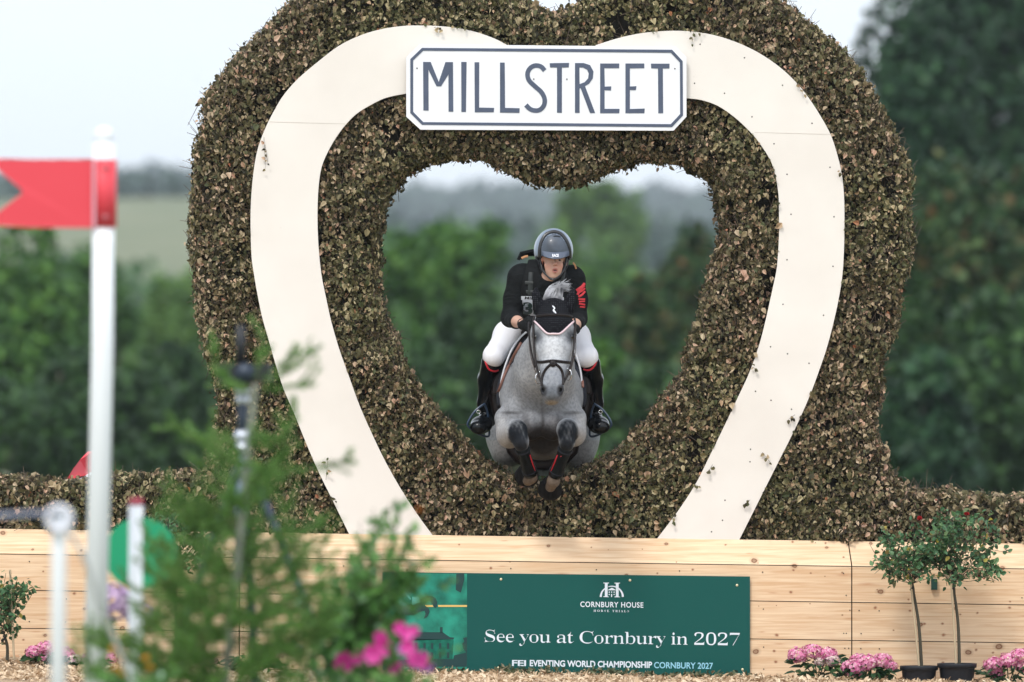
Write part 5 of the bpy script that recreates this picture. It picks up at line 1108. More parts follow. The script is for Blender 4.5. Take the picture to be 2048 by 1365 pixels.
# brushing boots on the front legs
M_boot = mat('leg_boot', (.004, .006, .007), .35, spec=.12, var=(18, .5), bump=(60, .4, .003))
M_hoof = mat('hoof', (.007, .0065, .007), .7, spec=.12, bump=(30, .5, .004)); M_shoe = mat('horseshoe', (.12, .12, .12), .4, metal=.8)
for s_ in 'LR':
    ct, cb, fe, pa = FL[s_]; a = np.array(w_(*ct)); b_ = np.array(w_(*cb)); ax = (b_ - a)
    P = np.array([a + ax * t for t in (-.02, .03, .1, .3, .55, .8, .93, 1.05)])
    V, F = tube(P, [.047, .051, .048, .044, .043, .047, .051, .047], 16); bt = mk('leg_boot', V, F, M_boot, horse, True)
    m = MB()
    for t in (.07, .10, .88): m.tube(np.array([a + ax * t, a + ax * (t + .02)]), [.0515, .0515] if t < .5 else [.052, .052], 16)
    m.build('boot_strap', M_pad, bt, True)
    sgn = 1 if s_ == 'L' else -1
    m = MB(); m.tube(np.array([a + ax * t + np.array([sgn * .036, -.029, 0]) for t in (.3, .5, .75, 1.0)]), .0045, 5)
    m.build('red_edge', M_red, bt, True)
    c = a + ax * .32 + [0, -.046, 0]; m = MB(); m.tube([c + [-.014, -.001, -.006], c + [-.002, -.003, .002], c + [.012, -.001, .008]], .0035, 5); m.tube([c + [-.010, -.001, .006], c + [.016, -.002, .001]], .003, 5); m.build('boot_mark', M_red, bt)
    # hoof folded back under the fetlock
    f0 = np.array(w_(*pa)); d = unit(np.array([(-.10 if s_ == 'L' else -.05), .62, -.42])); 
    cpos = np.array(w_(1055, 945, -.18) if s_ == 'L' else w_(1101, 972, -.20))
    P = np.array([cpos - d * .055, cpos - d * .03, cpos, cpos + d * .035, cpos + d * .055])
    V, F = tube(P, [.050, .060, .068, .078, .082], 20); hf = mk('hoof', V, F, M_hoof, horse, True)
    an = np.linspace(.5, 2 * math.pi - .5, 18); Ux = unit(np.cross(d, [0, 0, 1.0])); Uz = np.cross(Ux, d)
    V, F = tube(np.array([cpos + d * .058 + .070 * (math.sin(q) * Ux - math.cos(q) * -Uz) for q in an]), .009, 6); mk('horseshoe', V, F, M_shoe, hf, True)
for sx in (-1, 1):
    d = unit(np.array([0, .6, -.5])); cpos = np.array(w_(1085 + sx * 58, 1008, 2.32))
    V, F = tube(np.array([cpos - d * .05, cpos, cpos + d * .05]), [.045, .058, .072], 16); mk('hoof', V, F, M_hoof, horse, True)

# ------------------------------------------------------------------ rider
RD = Sdf(); K = w_
# head (leaning forward, face tipped slightly down)
RD.ell(K(1107, 503, -.09), (.080, .098, .098), .03, tag='head')
RD.cone(K(1107, 520, -.135), K(1107, 541, -.150), .064, .050, .03, tag='head')
RD.cone(K(1107, 541, -.150), K(1106, 553, -.158), .044, .028, .03, tag='head')     # jaw to chin
RD.cone(K(1096, 531, -.172), K(1099, 540, -.166), .024, .02, .02, tag='head'); RD.cone(K(1119, 531, -.172), K(1115, 540, -.166), .024, .02, .02, tag='head')
RD.cone(K(1109, 517, -.198), K(1111, 528, -.224), .009, .0115, .012, tag='head')     # nose
RD.ell(K(1107.6, 530, -.208), (.007, .010, .007), .006, tag='head'); RD.ell(K(1113.6, 530, -.208), (.007, .010, .007), .006, tag='head')
RD.cone(K(1096, 515, -.197), K(1120, 515, -.197), .010, .010, .015, tag='head')     # brow
RD.ell(K(1110, 538.2, -.206), (.017, .010, .0055), .006, tag='head'); RD.ell(K(1110, 544.6, -.202), (.014, .010, .0065), .006, tag='head')
RD.ell(K(1106.5, 553, -.180), (.017, .013, .012), .012, tag='head')
for cx in (1099.5, 1118.5): RD.ell(K(cx, 520.5, -.206), (.016, .014, .010), .008, cut=True, tag='headcut')
RD.ell(K(1110.3, 541.3, -.222), (.0125, .022, .0052), .004, cut=True, tag='headcut')
for cx in (1083.5, 1131): RD.ell(K(cx, 524, -.085), (.012, .020, .032), .008, tag='head')
RD.cone(K(1100, 553, -.07), K(1092, 585, .02), .056, .066, .02, tag='neck')
# torso
RD.cone(K(1099, 564, -.035), K(1091, 592, .04), .074, .088, .02, tag='collar')
RD.cone(K(1088, 578, .10), K(1086, 612, .34), .135, .135, .06, (.80, 1, 1), tag='torso')
RD.cone(K(1086, 612, .34), K(1085, 650, .62), .135, .125, .06, (.85, 1, 1), tag='torso')
RD.cone(K(1046, 553, .07), K(1140, 556, .07), .078, .078, .05, tag='torso')
RD.ell(K(1088, 560, .10), (.17, .11, .08), .05, tag='torso')
RD.cone(K(1085, 655, .66), K(1085, 668, .72), .14, .15, .06, (.85, 1, 1), tag='hip')
# arms
RD.cone(K(1038, 557, .06), K(1029, 598, .07), .068, .062, .04, tag='arm'); RD.cone(K(1029, 598, .07), K(1021, 636, .05), .062, .052, .03, tag='arm')
RD.cone(K(1148, 560, .06), K(1154, 600, .07), .066, .060, .04, tag='arm'); RD.cone(K(1154, 600, .07), K(1156, 638, .05), .060, .050, .03, tag='arm')
RD.cone(K(1021, 636, .05), K(1032, 643, -.12), .050, .044, .03, tag='forearm'); RD.cone(K(1032, 643, -.12), K(1046, 648, -.31), .042, .028, .02, tag='wrist')
RD.cone(K(1156, 638, .05), K(1151, 648, -.12), .048, .044, .03, tag='forearm'); RD.cone(K(1151, 648, -.12), K(1146, 656, -.31), .042, .028, .02, tag='wrist')
def hand(cx, cy, Y, sx, tg):
    """fist round the rein: palm, four curled fingers of unequal length, thumb on top from the side of the palm"""
    RD.cone(K(cx - sx * 9, cy - 1, Y + .05), K(cx, cy + 1, Y), .030, .034, .015, (1, 1.1, .95), tag=tg)
    for i, (dz, ln) in enumerate(((-9.5, .95), (-3.5, 1.06), (2.5, 1.0), (8, .82))):
        a = K(cx + sx * 2.5, cy + dz, Y - .028); b_ = K(cx + sx * (2.5 + 6.2 * ln), cy + dz + 1.0, Y - .050 * ln - .008)
        c = K(cx + sx * (9.5 * ln + 1.5), cy + dz + 1.6, Y - .022); d = K(cx + sx * (4 * ln + 1), cy + dz + 2.0, Y + .004)
        RD.chain(Lp([(cx + sx * 2.5, cy + dz, Y - .028)]) + [np.array(b_), np.array(c), np.array(d)], [.0105, .0100, .0092, .0085], .0035, tag=tg)
    RD.chain([np.array(K(cx - sx * 4, cy - 8, Y + .01)), np.array(K(cx + sx * 2, cy - 13, Y - .018)), np.array(K(cx + sx * 8.5, cy - 12.5, Y - .03))], [.014, .0115, .0095], .006, tag=tg)
hand(1054, 651, -.36, 1, 'hand'); hand(1142, 660, -.36, -1, 'hand')
# legs
for kx, hx, kn, kb, an, he, ball, toe in (
    (0, (1058, 664, .66), (988, 712, .19), (983, 726, .22), (970, 808, .44), (976, 838, .50), (963, 850, .29), (957, 855, .215)),
    (0, (1112, 664, .66), (1174, 714, .19), (1180, 728, .22), (1191, 808, .44), (1187, 840, .50), (1197, 850, .29), (1202, 854, .215))):
    mt_ = (1018, 672, .40) if kn[0] < 1085 else (1149, 675, .40); RD.cone(K(*hx), K(*mt_), .108, .086, .06, tag='thigh'); RD.cone(K(*mt_), K(*kn), .086, .062, .06, tag='thigh'); RD.ell(K(*kn), (.058, .065, .062), .03, tag='thigh')
    mid = tuple((np.array(kb) + np.array(an)) / 2 + [0, -8, .05])
    RD.cone(K(*kb), K(*mid), .062, .060, .03, tag='shank'); RD.cone(K(*mid), K(*an), .060, .042, .03, tag='shank')
    RD.ell(K(*he), (.038, .045, .045), .03, tag='foot'); RD.cone(K(*an), K(*he), .042, .040, .03, tag='foot')
    RD.cone(K(*he), K(*ball), .044, .054, .03, (.95, 1, 1.1), tag='foot'); RD.cone(K(*ball), K(*toe), .054, .046, .03, (.92, 1, 1.15), tag='foot')
V, F = RD.mesh(.0055, smooth=1)
px, py = pix(V)
base = np.tile(np.array([.60, .36, .27]), (len(V), 1)) * (1 + .05 * noise3(V, 14, 0))[:, None]
fm = V[:, 1] < -.10
mixc(blob(1110, 541.5, 5.8, 5.2, .3) * fm * .75, (.50, .14, .12)); mixc(blob(1110.3, 541.3, 3.6, 1.5, .4) * fm * .95, (.05, .015, .015))
for cx in (1096, 1120): mixc(blob(cx, 533, 7, 6, .7) * fm * .35, (.66, .25, .19))
mixc(blob(1111, 529, 5, 4, .6) * fm * .3, (.62, .24, .18))
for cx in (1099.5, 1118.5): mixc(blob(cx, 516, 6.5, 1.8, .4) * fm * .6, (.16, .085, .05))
mixc(blob(1085, 524, 4, 9, .5) * .5, (.64, .22, .17))
M_skin = mat('skin', rough=.5, spec=.4)
def skin_nodes(t, b):
    a = t.nodes.new('ShaderNodeAttribute'); a.attribute_name = 'Col'; t.links.new(a.outputs['Color'], b.inputs['Base Color'])
    b.inputs['Subsurface Weight'].default_value = .12; b.inputs['Subsurface Radius'].default_value = (.012, .005, .003); b.inputs['Subsurface Scale'].default_value = 1
skin_nodes(M_skin.node_tree, M_skin.node_tree.nodes['Principled BSDF'])
rider = thing('person', 'rider crouched forward over the grey horse in black top, white breeches and pale blue helmet', 'person', W(1085, 700, .7))
body = mk('body', V, F, M_skin, rider, True, base)
for cx in (1099.5, 1118.5):
    V, F = ellipsoid(K(cx, 520.8, -.180), (.0115, .0115, .0085), 12); mk('eye', V, np.array(F), M_eye, rider, True)
def cloth_nodes(t, b):
    tc = t.nodes.new('ShaderNodeTexCoord'); n = t.nodes.new('ShaderNodeTexNoise'); n.inputs['Scale'].default_value = 14; n.inputs['Detail'].default_value = 2; n.inputs['Distortion'].default_value = 1.2
    m = t.nodes.new('ShaderNodeMapping'); m.inputs['Scale'].default_value = (.6, .6, 1.6); t.links.new(tc.outputs['Object'], m.inputs[0]); t.links.new(m.outputs[0], n.inputs['Vector'])
    u = t.nodes.new('ShaderNodeBump'); u.inputs['Strength'].default_value = .9; u.inputs['Distance'].default_value = .012; t.links.new(n.outputs['Fac'], u.inputs['Height']); t.links.new(u.outputs[0], b.inputs['Normal'])
M_shirt = mat('black_jersey', (.005, .0065, .0075), .85, spec=.25, build=cloth_nodes); M_breech = mat('white_breeches', (.90, .90, .95), .65, bump=(9, .35, .01))
M_vest = mat('black_vest', (.007, .008, .009), .85, spec=.25, bump=(150, .6, .003)); M_rboot = mat('black_boot', (.004, .005, .007), .2, spec=.3)
SH = RD.sub('torso', 'arm', 'forearm', 'collar'); V, F = SH.mesh(.006, infl=.009, smooth=2)
P0 = V; jer = mk('jersey', V, F, M_shirt, rider, True)
VS = RD.sub('torso')
def vreg(P):
    x, y, z = P[..., 0], P[..., 1], P[..., 2]; c = W(1092, 600, .1)[0]
    return np.maximum.reduce([np.abs(x - c) - .165 + .25 * np.maximum(z - W(0, 575, 0)[2], 0), W(1090, 640, .4)[2] - z])
V, F = VS.mesh(.006, infl=.034, region=vreg, smooth=3)
# neckline opening comes from the collar below
ves = mk('body_protector', V, F, M_vest, rider, True)
BRE = RD.sub('hip', 'thigh'); V, F = BRE.mesh(.006, infl=.009, smooth=2); mk('breeches', V, F, M_breech, rider, True)
GLV = RD.sub('hand'); V, F = GLV.mesh(.0035, infl=.003, smooth=1)
xm = V[:, 0].mean(); c = (V[:, 0] > W(1098, 650, -.36)[0])
for side in (False, True):
    keep = c == side; id_ = np.cumsum(keep) - 1; ff = F[keep[F].all(1)]; mk('glove', V[keep], id_[ff], M_vest, rider, True)
# cuffs of the gloves
for (a, b_) in (((1043, 647, -.28), (1050, 650, -.33)), ((1147, 655, -.28), (1144, 658, -.33))):
    V, F = tube(Lp([a, b_]), [.033, .035], 12); mk('glove_cuff', V, F, M_vest, rider, True)
for sx in (-1, 1):
    BT = Sdf(); BT.p = [p for p in RD.p if p[8] in ('shank', 'foot') and (p[1][0] < W(1085, 0, .2)[0]) == (sx < 0)]
    kx = 983 if sx < 0 else 1180
    top = np.array(K(kx, 716, .2))
    def breg(P, top=top, sx=sx): return P[..., 2] - (top[2] - .01 + .25 * (-(P[..., 0] - top[0]) * sx * -1) * 1.0)
    V, F = BT.mesh(.005, infl=.007, region=breg, smooth=2); b1 = mk('riding_boot', V, F, M_rboot, rider, True)
    m = MB()
    if sx < 0: pts = [(968, 712), (972, 727), (978, 739), (989, 743), (997, 741)]
    else: pts = [(1195, 714), (1190, 730), (1182, 739), (1174, 741), (1167, 739)]
    BX = Sdf(); BX.p = BT.p
    P = []
    for i, (x, y) in enumerate(pts): 
        q = hit(BX, x, y, .010); P.append(q if q is not None else np.array(W(x, y, .18)))
    m.tube(spline(P, 4), .0065, 6); m.build('red_trim', M_red, b1, True)
    # stirrup iron
    cxx = 959 if sx < 0 else 1199; P = [(cxx - sx * 10, 808, .30), (cxx + sx * 8, 822, .28), (cxx + sx * 23, 845, .27), (cxx + sx * 20, 856, .28), (cxx, 869, .30), (cxx - sx * 18, 873, .32), (cxx - sx * 19, 855, .33), (cxx - sx * 16, 825, .32)]
    q = spline(Lp(P + [P[0]]), 4)[:-1]; V, F = tube(q, .0075, 8, closed=True); mk('stirrup', V, F, mat('stirrup_navy', (.02, .045, .09), .3, coat=.5), horse, True)
    m = MB(); m.tube(Lp([(cxx - sx * 12, 806, .30), (cxx - sx * 26, 770, .34), (cxx - sx * 32, 740, .38)]), .012, 6, flat=(1, 0, 0)); m.build('stirrup_leather', M_dleather, horse)
    m = MB(); c0 = np.array(K(cxx + sx * 0 - (2 if sx < 0 else -2), 824, .235)); 
    V, F = tube(np.array([c0 + [.013 * math.cos(a), 0, .011 * math.sin(a)] for a in np.linspace(0, 6.28, 13)[:-1]]), .003, 5, closed=True); mk('stirrup_buckle', V, F, M_metal, b1, True)
# bib with number, on the chest
M_bib = mat('white_bib', (.72, .74, .80), .6, bump=(12, .5, .01)); M_ink = mat('black_ink', (.01, .01, .012), .6)
VT = Sdf(); VT.p = VS.p
def patch(sdf, poly, off, nx=14, nz=14):
    xs = np.linspace(min(p[0] for p in poly), max(p[0] for p in poly), nx); zs_ = np.linspace(min(p[1] for p in poly), max(p[1] for p in poly), nz)
    G_ = {}; V = []
    for i, x in enumerate(xs):
        for j, z in enumerate(zs_):
            q = hit(sdf, x, z, off); 
            if q is not None and inpoly(np.array([x]), np.array([z]), poly)[0]: G_[i, j] = len(V); V.append(q)
    F = [[G_[i, j], G_[i, j + 1], G_[i + 1, j + 1], G_[i + 1, j]] for i in range(nx - 1) for j in range(nz - 1) if all(k in G_ for k in ((i, j), (i, j + 1), (i + 1, j + 1), (i + 1, j)))]
    return np.array(V), np.array(F)
V, F = patch(VT, [(1040, 591), (1130, 593), (1128, 625), (1120, 634), (1056, 632), (1047, 622)], .038, 40, 24)
bib = mk('number_bib', V, F, M_bib, rider, True)
def decal(txt, px0, py0, hpx, wpx, sdf, off, name, m_, par, lean=0, offs=.0, sp_=1.0):
    V, F = text_outs((txt, offs, sp_)); x = V[:, 0] - V[:, 0].min(); y = V[:, 1]; x = x / x.max() * wpx; y = y / .70 * hpx; out = []
    for a, b_ in zip(x, y): q = hit(sdf, px0 + a + b_ * lean, py0 - b_ + a * .03, off); out.append(q if q is not None else np.array(W(px0 + a, py0 - b_, 0)))
    return mk(name, np.array(out), F, m_, par)
decal('MILLSTREET', 1049, 599, 5.5, 66, VT, .0405, 'bib_lettering', M_ink, bib, .2, .02)
decal('33', 1046, 628, 22, 40, VT, .0405, 'bib_number', mat('dark_green_ink', (.02, .05, .04), .6), bib, 0, .05)
# vest details: straps and buckles, red sleeve print
m = MB(); JT = Sdf(); JT.p = SH.p
for pts in ([(1062, 545), (1061, 565), (1060, 590)], [(1127, 543), (1124, 560), (1122, 580)]): strap(pts, .016, .037, sd=VT, mb_=m)
for pts in ([(1050, 566), (1066, 567)], [(1114, 560), (1132, 562)], [(1052, 584), (1074, 585)]): strap(pts, .011, .040, sd=VT, mb_=m)
m.build('vest_straps', mat('strap_webbing', (.022, .028, .028), .5), ves)
m = MB()
for pts, wd in (([(1169, 567), (1162, 575), (1153, 582)], .010), ([(1169, 571), (1160, 581), (1155, 590)], .008), ([(1155, 586), (1163, 583), (1170, 577)], .006), ([(1157, 594), (1164, 590), (1170, 583)], .007), ([(1157, 599), (1170, 599)], .006), ([(1158, 604), (1170, 603)], .005), ([(1158, 608), (1170, 610)], .006), ([(1160, 614), (1170, 615)], .005)):
    strap(pts, wd, .011, sd=JT, mb_=m)
m.build('sleeve_print', mat('red_print', (.62, .03, .04), .5), jer)
m = MB(); 
for pts in ([(1043, 517), (1050, 514), (1056, 513)],): m.tube(Lp([(a, b_, .0) for a, b_ in pts]), .008, 6)
m.tube(Lp([(1146, 526, .0), (1150, 531, .0), (1152, 538, .01)]), .006, 6)
m.build('vest_piping', mat('orange_tab', (.60, .30, .14), .5), ves)
V, F = ellipsoid((0, 0, 0), (1, 1, 1), 4); m = MB(); a = np.array(K(1053, 514, .16)); m.tube(Lp([(1037, 520, .18), (1042, 507, .17), (1066, 502, .16), (1072, 506, .16)]), .012, 6); m.tube(Lp([(1040, 516, .2), (1055, 508, .2), (1072, 508, .2)]), .017, 8); m.build('air_canister_pouch', M_vest, ves)
# collar of the vest: dark yoke round the neck, open in front
# helmet
HC = np.array(K(1107, 502, -.075)); HR = np.array([.131, .158, .150])
HE = Sdf(); HE.ell(tuple(HC), HR, .02); HE.ell(tuple(HC + [0, .01, -.01]), HR - .018, .01, cut=True)
def hreg(P):  # lower rim rises at the front, drops over the ears and nape
    return (HC[2] - .052 + .03 * np.clip(-(P[..., 1] - HC[1]) / .15, -1, 1)) - P[..., 2]
V, F = HE.mesh(.005, region=hreg, smooth=2)
M_helm = mat('pale_blue_shell', (.30, .37, .47), .3, coat=.3, var=(9, .06)); M_front = mat('helmet_front', (.055, .07, .095), .4, coat=.15, var=(9, .5)); M_hblk = mat('helmet_black', (.012, .013, .016), .35, coat=.4)
helm = mk('helmet', V, F, M_helm, rider, True)
HO = Sdf(); HO.ell(tuple(HC), HR, .02)
def onh(x, y, off): 
    q = hit(HO, x, y, off); return q if q is not None else np.array(W(x, y, -.15))
arc = [(1080, 516), (1079.5, 500), (1083, 484), (1092, 470), (1107, 464.5), (1122, 469), (1133, 483), (1139, 500), (1139.5, 515)]
m = MB(); m.tube(np.array([onh(x, y, .001) for x, y in spline(np.array([(a, b_, 0) for a, b_ in arc], float), 4)[:, :2]]), .0135, 8); m.build('helmet_band', M_hblk, helm, True)
V, F = patch(HO, [(1080.5, 514), (1081, 498), (1084.5, 485), (1093, 472), (1107, 466), (1121, 470), (1132, 484), (1138, 498), (1139, 514)], .0035, 34, 30); mk('front_panel', V, F, M_front, helm, True)
m = MB(); P = [onh(x, y, .006) for x, y in ((1107, 473), (1112, 472.5), (1120, 474))]; m.tube(np.array(P), .0035, 6); m.build('vent', M_hblk, helm)
# peak
V = []; F = []; nu = 24; nv = 6
for i in range(nu):
    u = i / (nu - 1); x = 1083 + 56 * u; s0 = math.sin(u * math.pi)
    q0 = onh(x, 502.5 + 4.0 * s0 ** .7 - 1.5, .004)
    for j in range(nv):
        v = j / (nv - 1); V.append(q0 + np.array([0, -.050 * v * (s0 ** .45), (-.032 - .012 * s0) * v]))
for i in range(nu - 1):
    for j in range(nv - 1): F.append([i * nv + j, i * nv + j + 1, (i + 1) * nv + j + 1, (i + 1) * nv + j])
V = np.array(V); V2 = V + [0, .003, -.003]; n0 = len(V); F2 = [[n0 + k for k in f[::-1]] for f in F]
edge_ = [i * nv + nv - 1 for i in range(nu)]; F3 = [[edge_[i], n0 + edge_[i], n0 + edge_[i + 1], edge_[i + 1]] for i in range(nu - 1)]
M_peak = mat('smoky_peak', (.085, .105, .15), .3, coat=.3); pk = mk('helmet_peak', np.concatenate([V, V2]), np.array(F + F2 + F3), M_peak, helm, True)
Vt, Ft = text_outs(('RACE', .05, 1.0)); x = Vt[:, 0] - Vt[:, 0].min(); x = x / x.max() * 13; y = Vt[:, 1] / .7 * 5.5
q0 = onh(1111, 507, .004); mk('helmet_lettering', np.array([[q0[0] + (a - 6.5) / 300., q0[1] - .022 - (5.5 - b_) / 300. * 1.1, q0[2] - .006 + (b_ - 5.5) / 300. * 1.0] for a, b_ in zip(x, y)]), Ft, M_white, pk)
# harness
m = MB()
m.tube(spline(Lp([(1081, 512, -.08), (1082, 526, -.10), (1086, 541, -.13), (1096, 553, -.165), (1106, 559.5, -.19), (1116, 554, -.17), (1126, 542, -.14), (1131, 527, -.11), (1134, 512, -.09)]), 4), .0085, 8)
m.tube(spline(Lp([(1079, 512, -.03), (1079, 528, -.06), (1085, 543, -.12)]), 3), .010, 8); m.tube(spline(Lp([(1136, 512, -.03), (1134, 530, -.06), (1127, 544, -.12)]), 3), .010, 8)
m.build('chin_strap', M_hblk, helm, True)

# ================================================================== PLANTS AND EQUIPMENT ROUND THE JUMP
M_rose = leafmat('rose_leaf', [(0, (.035, .10, .045)), (.5, (.075, .18, .075)), (.85, (.15, .28, .12)), (.97, (.18, .13, .08)), (1, (.45, .38, .06))], trans=.2, rough=.45)
M_rosestem = mat('rose_stem', (.055, .05, .032), .7); M_cane = mat('bamboo_cane', (.50, .40, .26), .6)
M_pot = mat('black_plastic_pot', (.016, .019, .026), .45, spec=.4)
M_rred = mat('red_petal', (.42, .012, .02), .6); M_soil = mat('potting_soil', (.03, .02, .014), 1)
def foliage(tips, stems_from, n, size, rng, spread, mt, name, parent, out=.5):
    """leaf sprays along curved twigs that run from stems_from to each tip"""
    Pl = []; Dl = []; A = []; B = []
    for tip in tips:
        tip = np.array(tip); a = np.array(stems_from[rng.randint(len(stems_from))]); mid = (a + tip) / 2 + rng.normal(0, spread * .25, 3) + [0, 0, spread * .2]
        C = spline([a, mid, tip], 4)
        A += list(C[:-1]); B += list(C[1:])
        for _ in range(n):
            t = rng.uniform(.35, 1.02) ** .7; q = C[min(int(t * 8), 8)]; Pl.append(q + rng.normal(0, spread * .10, 3)); Dl.append(unit(rng.normal(0, 1, 3) + (tip - a) * out / (np.linalg.norm(tip - a) + .01) + [0, 0, -.15]))
    Pl = np.array(Pl); L = size * rng.uniform(.6, 1.25, len(Pl))
    V, F = leaves(Pl, np.array(Dl), rng.normal(0, .6, (len(Pl), 3)) + [0, -.4, .8], L, L * .68, rng, fold=.18)
    mk(name, V, F, mt, parent); return np.array(A), np.array(B)
def rose_bloom(c, r, mt, parent, rng, name='bloom'):
    n = 16; th = rng.uniform(0, 6.28, n); k = np.linspace(.15, 1, n); D = np.stack([np.cos(th) * k, np.sin(th) * k, 1.1 - k], 1)
    V, F = leaves(np.tile(c, (n, 1)) - D * r * .2, D, np.stack([-np.cos(th), -np.sin(th), k], 1), r * 1.1, r * 1.0, rng, fold=.4, droop=-.1); mk(name, V, F, mt, parent)
def ball_tips(c, r, n, rng, Y, low=-.8):
    o = []
    while len(o) < n:
        p = rng.uniform(-1, 1, 3)
        if .25 < p @ p < 1 and p[2] > low: o.append(np.array(w_(c[0] + p[0] * r[0], c[1] - p[2] * r[1], Y)) + [0, p[1] * r[0] / 300. * .9, 0])
    return o
def rose_tree(label, head, rad, neck, foot, cane, Y, seed, pot=None, blooms=(), n=60, nl=16, group='standard rose trees along the base'):
    rng = np.random.RandomState(seed); ft = np.array(w_(*foot, Y)); t = thing('rose_tree', label, 'rose tree', tuple(ft), group)
    nk = np.array(w_(*neck, Y)); m = MB(); mid = (nk + ft) / 2 + [.012, 0, 0]
    m.tube(spline([ft - [0, 0, .05], mid, nk], 8), np.concatenate([np.linspace(.0115, .009, 15), [.012, .010]]), 8); tips = ball_tips(head, rad, n, rng, Y)
    A, B = foliage(tips, [nk, nk + [.02, 0, .03], nk + [-.03, .02, .06]], nl, .040, rng, .21, M_rose, 'foliage', t)
    V, F = sticks(A, B, .0024); m.add(V, [F]); m.build('stem', M_rosestem, t, True)
    if cane: mm = MB(); mm.tube(Lp([(cane[0], cane[1], Y - .03), (cane[2], cane[3], Y - .03)]), .0075, 6); mm.build('cane', M_cane, t); mm = MB(); V, F = tube(Lp([(neck[0] - 2, neck[1] + 8, Y - .02), (neck[0] + 1, neck[1] + 10, Y - .02)]), .018, 8); mm.add(V, F); mm.build('tie', M_black, t)
    for bx, by, r, mt in blooms: rose_bloom(np.array(w_(bx, by, Y - rad[0] / 300. * .7)), r, mt, t, rng)
    return t
def pot(label, cx, top, hw, Y):
    c = np.array(w_(cx, top, Y)); r = hw / 300.; zb = mulch_z(np.array([c[0]]), np.array([Y]))[0] - .05; t = thing('plant_pot', label, 'pot', (c[0], c[1], zb), 'black plastic pots of the rose trees')
    prof = [(r * .80, zb), (r * .80, zb + .01), (r * .90, c[2] - .035), (r * .93, c[2] - .03), (r * 1.0, c[2] - .028), (r * 1.01, c[2] - .004), (r * 1.0, c[2]), (r * .94, c[2]), (r * .90, c[2] - .03)]
    V = []; F = []; n = 28
    for q, z in prof:
        for k in range(n): V.append((c[0] + q * math.cos(k * 2 * math.pi / n), c[1] + q * math.sin(k * 2 * math.pi / n), z))
    for i in range(len(prof) - 1):
        for k in range(n): l = (k + 1) % n; F.append([i * n + k, i * n + l, (i + 1) * n + l, (i + 1) * n + k])
    mk('pot_wall', V, F, M_pot, t, True)
    m = MB(); V = [(c[0] + r * .9 * math.cos(k * 2 * math.pi / n), c[1] + r * .9 * math.sin(k * 2 * math.pi / n), c[2] - .022) for k in range(n)]; m.add(V, [list(range(n))]); m.build('soil', M_soil, t)
pot('black plastic pot of the left rose tree, beside the pink hydrangea', 1838, 1332, 38, -.42)
pot('black plastic pot of the right rose tree, nearest the picture corner', 1914, 1327, 39, -.44)
rose_tree('standard rose tree in the left pot, leaning stem, one red bloom', (1812, 1108), (90, 74), (1824, 1168), (1844, 1334), (1838, 1332, 1821, 1160), -.42, 201, blooms=[(1839, 1040, .030, M_rred), (1778, 1046, .012, mat('salmon_petal', (.6, .25, .2), .6))], n=62, nl=13)
rose_tree('standard rose tree in the right pot, wider crown with small red blooms', (1930, 1092), (96, 104), (1906, 1168), (1919, 1329), (1912, 1327, 1902, 1150), -.44, 202, blooms=[(1933, 1031, .026, M_rred), (1958, 1154, .014, mat('dark_red_petal', (.10, .006, .012), .6)), (1968, 1159, .010, M_rred), (1872, 1002, .012, M_rred)], n=78, nl=13)
rose_tree('standard rose tree by the left hedge, mostly behind the spruce, single red bloom', (330, 1078), (122, 66), (345, 1150), (352, 1322), None, -.40, 203, blooms=[(376, 1040, .030, M_rred)], n=95, nl=13)
rose_tree('small rose bush cut off by the left picture edge, growing from the wood chips', (4, 1210), (56, 88), (8, 1270), (14, 1318), (28, 1318, 20, 1140), -.5, 204, n=50, nl=13)
# a small green box fixed to the boards behind the roses
m = MB(); a = W(1862, 1158, 0); b_ = W(1874, 1180, 0); m.box(a[0], b_[0], -.035, -.001, b_[2], a[2]); m.box(a[0] + .006, b_[0] - .012, -.038, -.036, b_[2] + .008, a[2] - .01)
o = m.build('fixing_block', mat('dark_green_block', (.012, .07, .055), .5)); tag(o, 'small dark green block fixed to the boards behind the rose crowns', 'block')
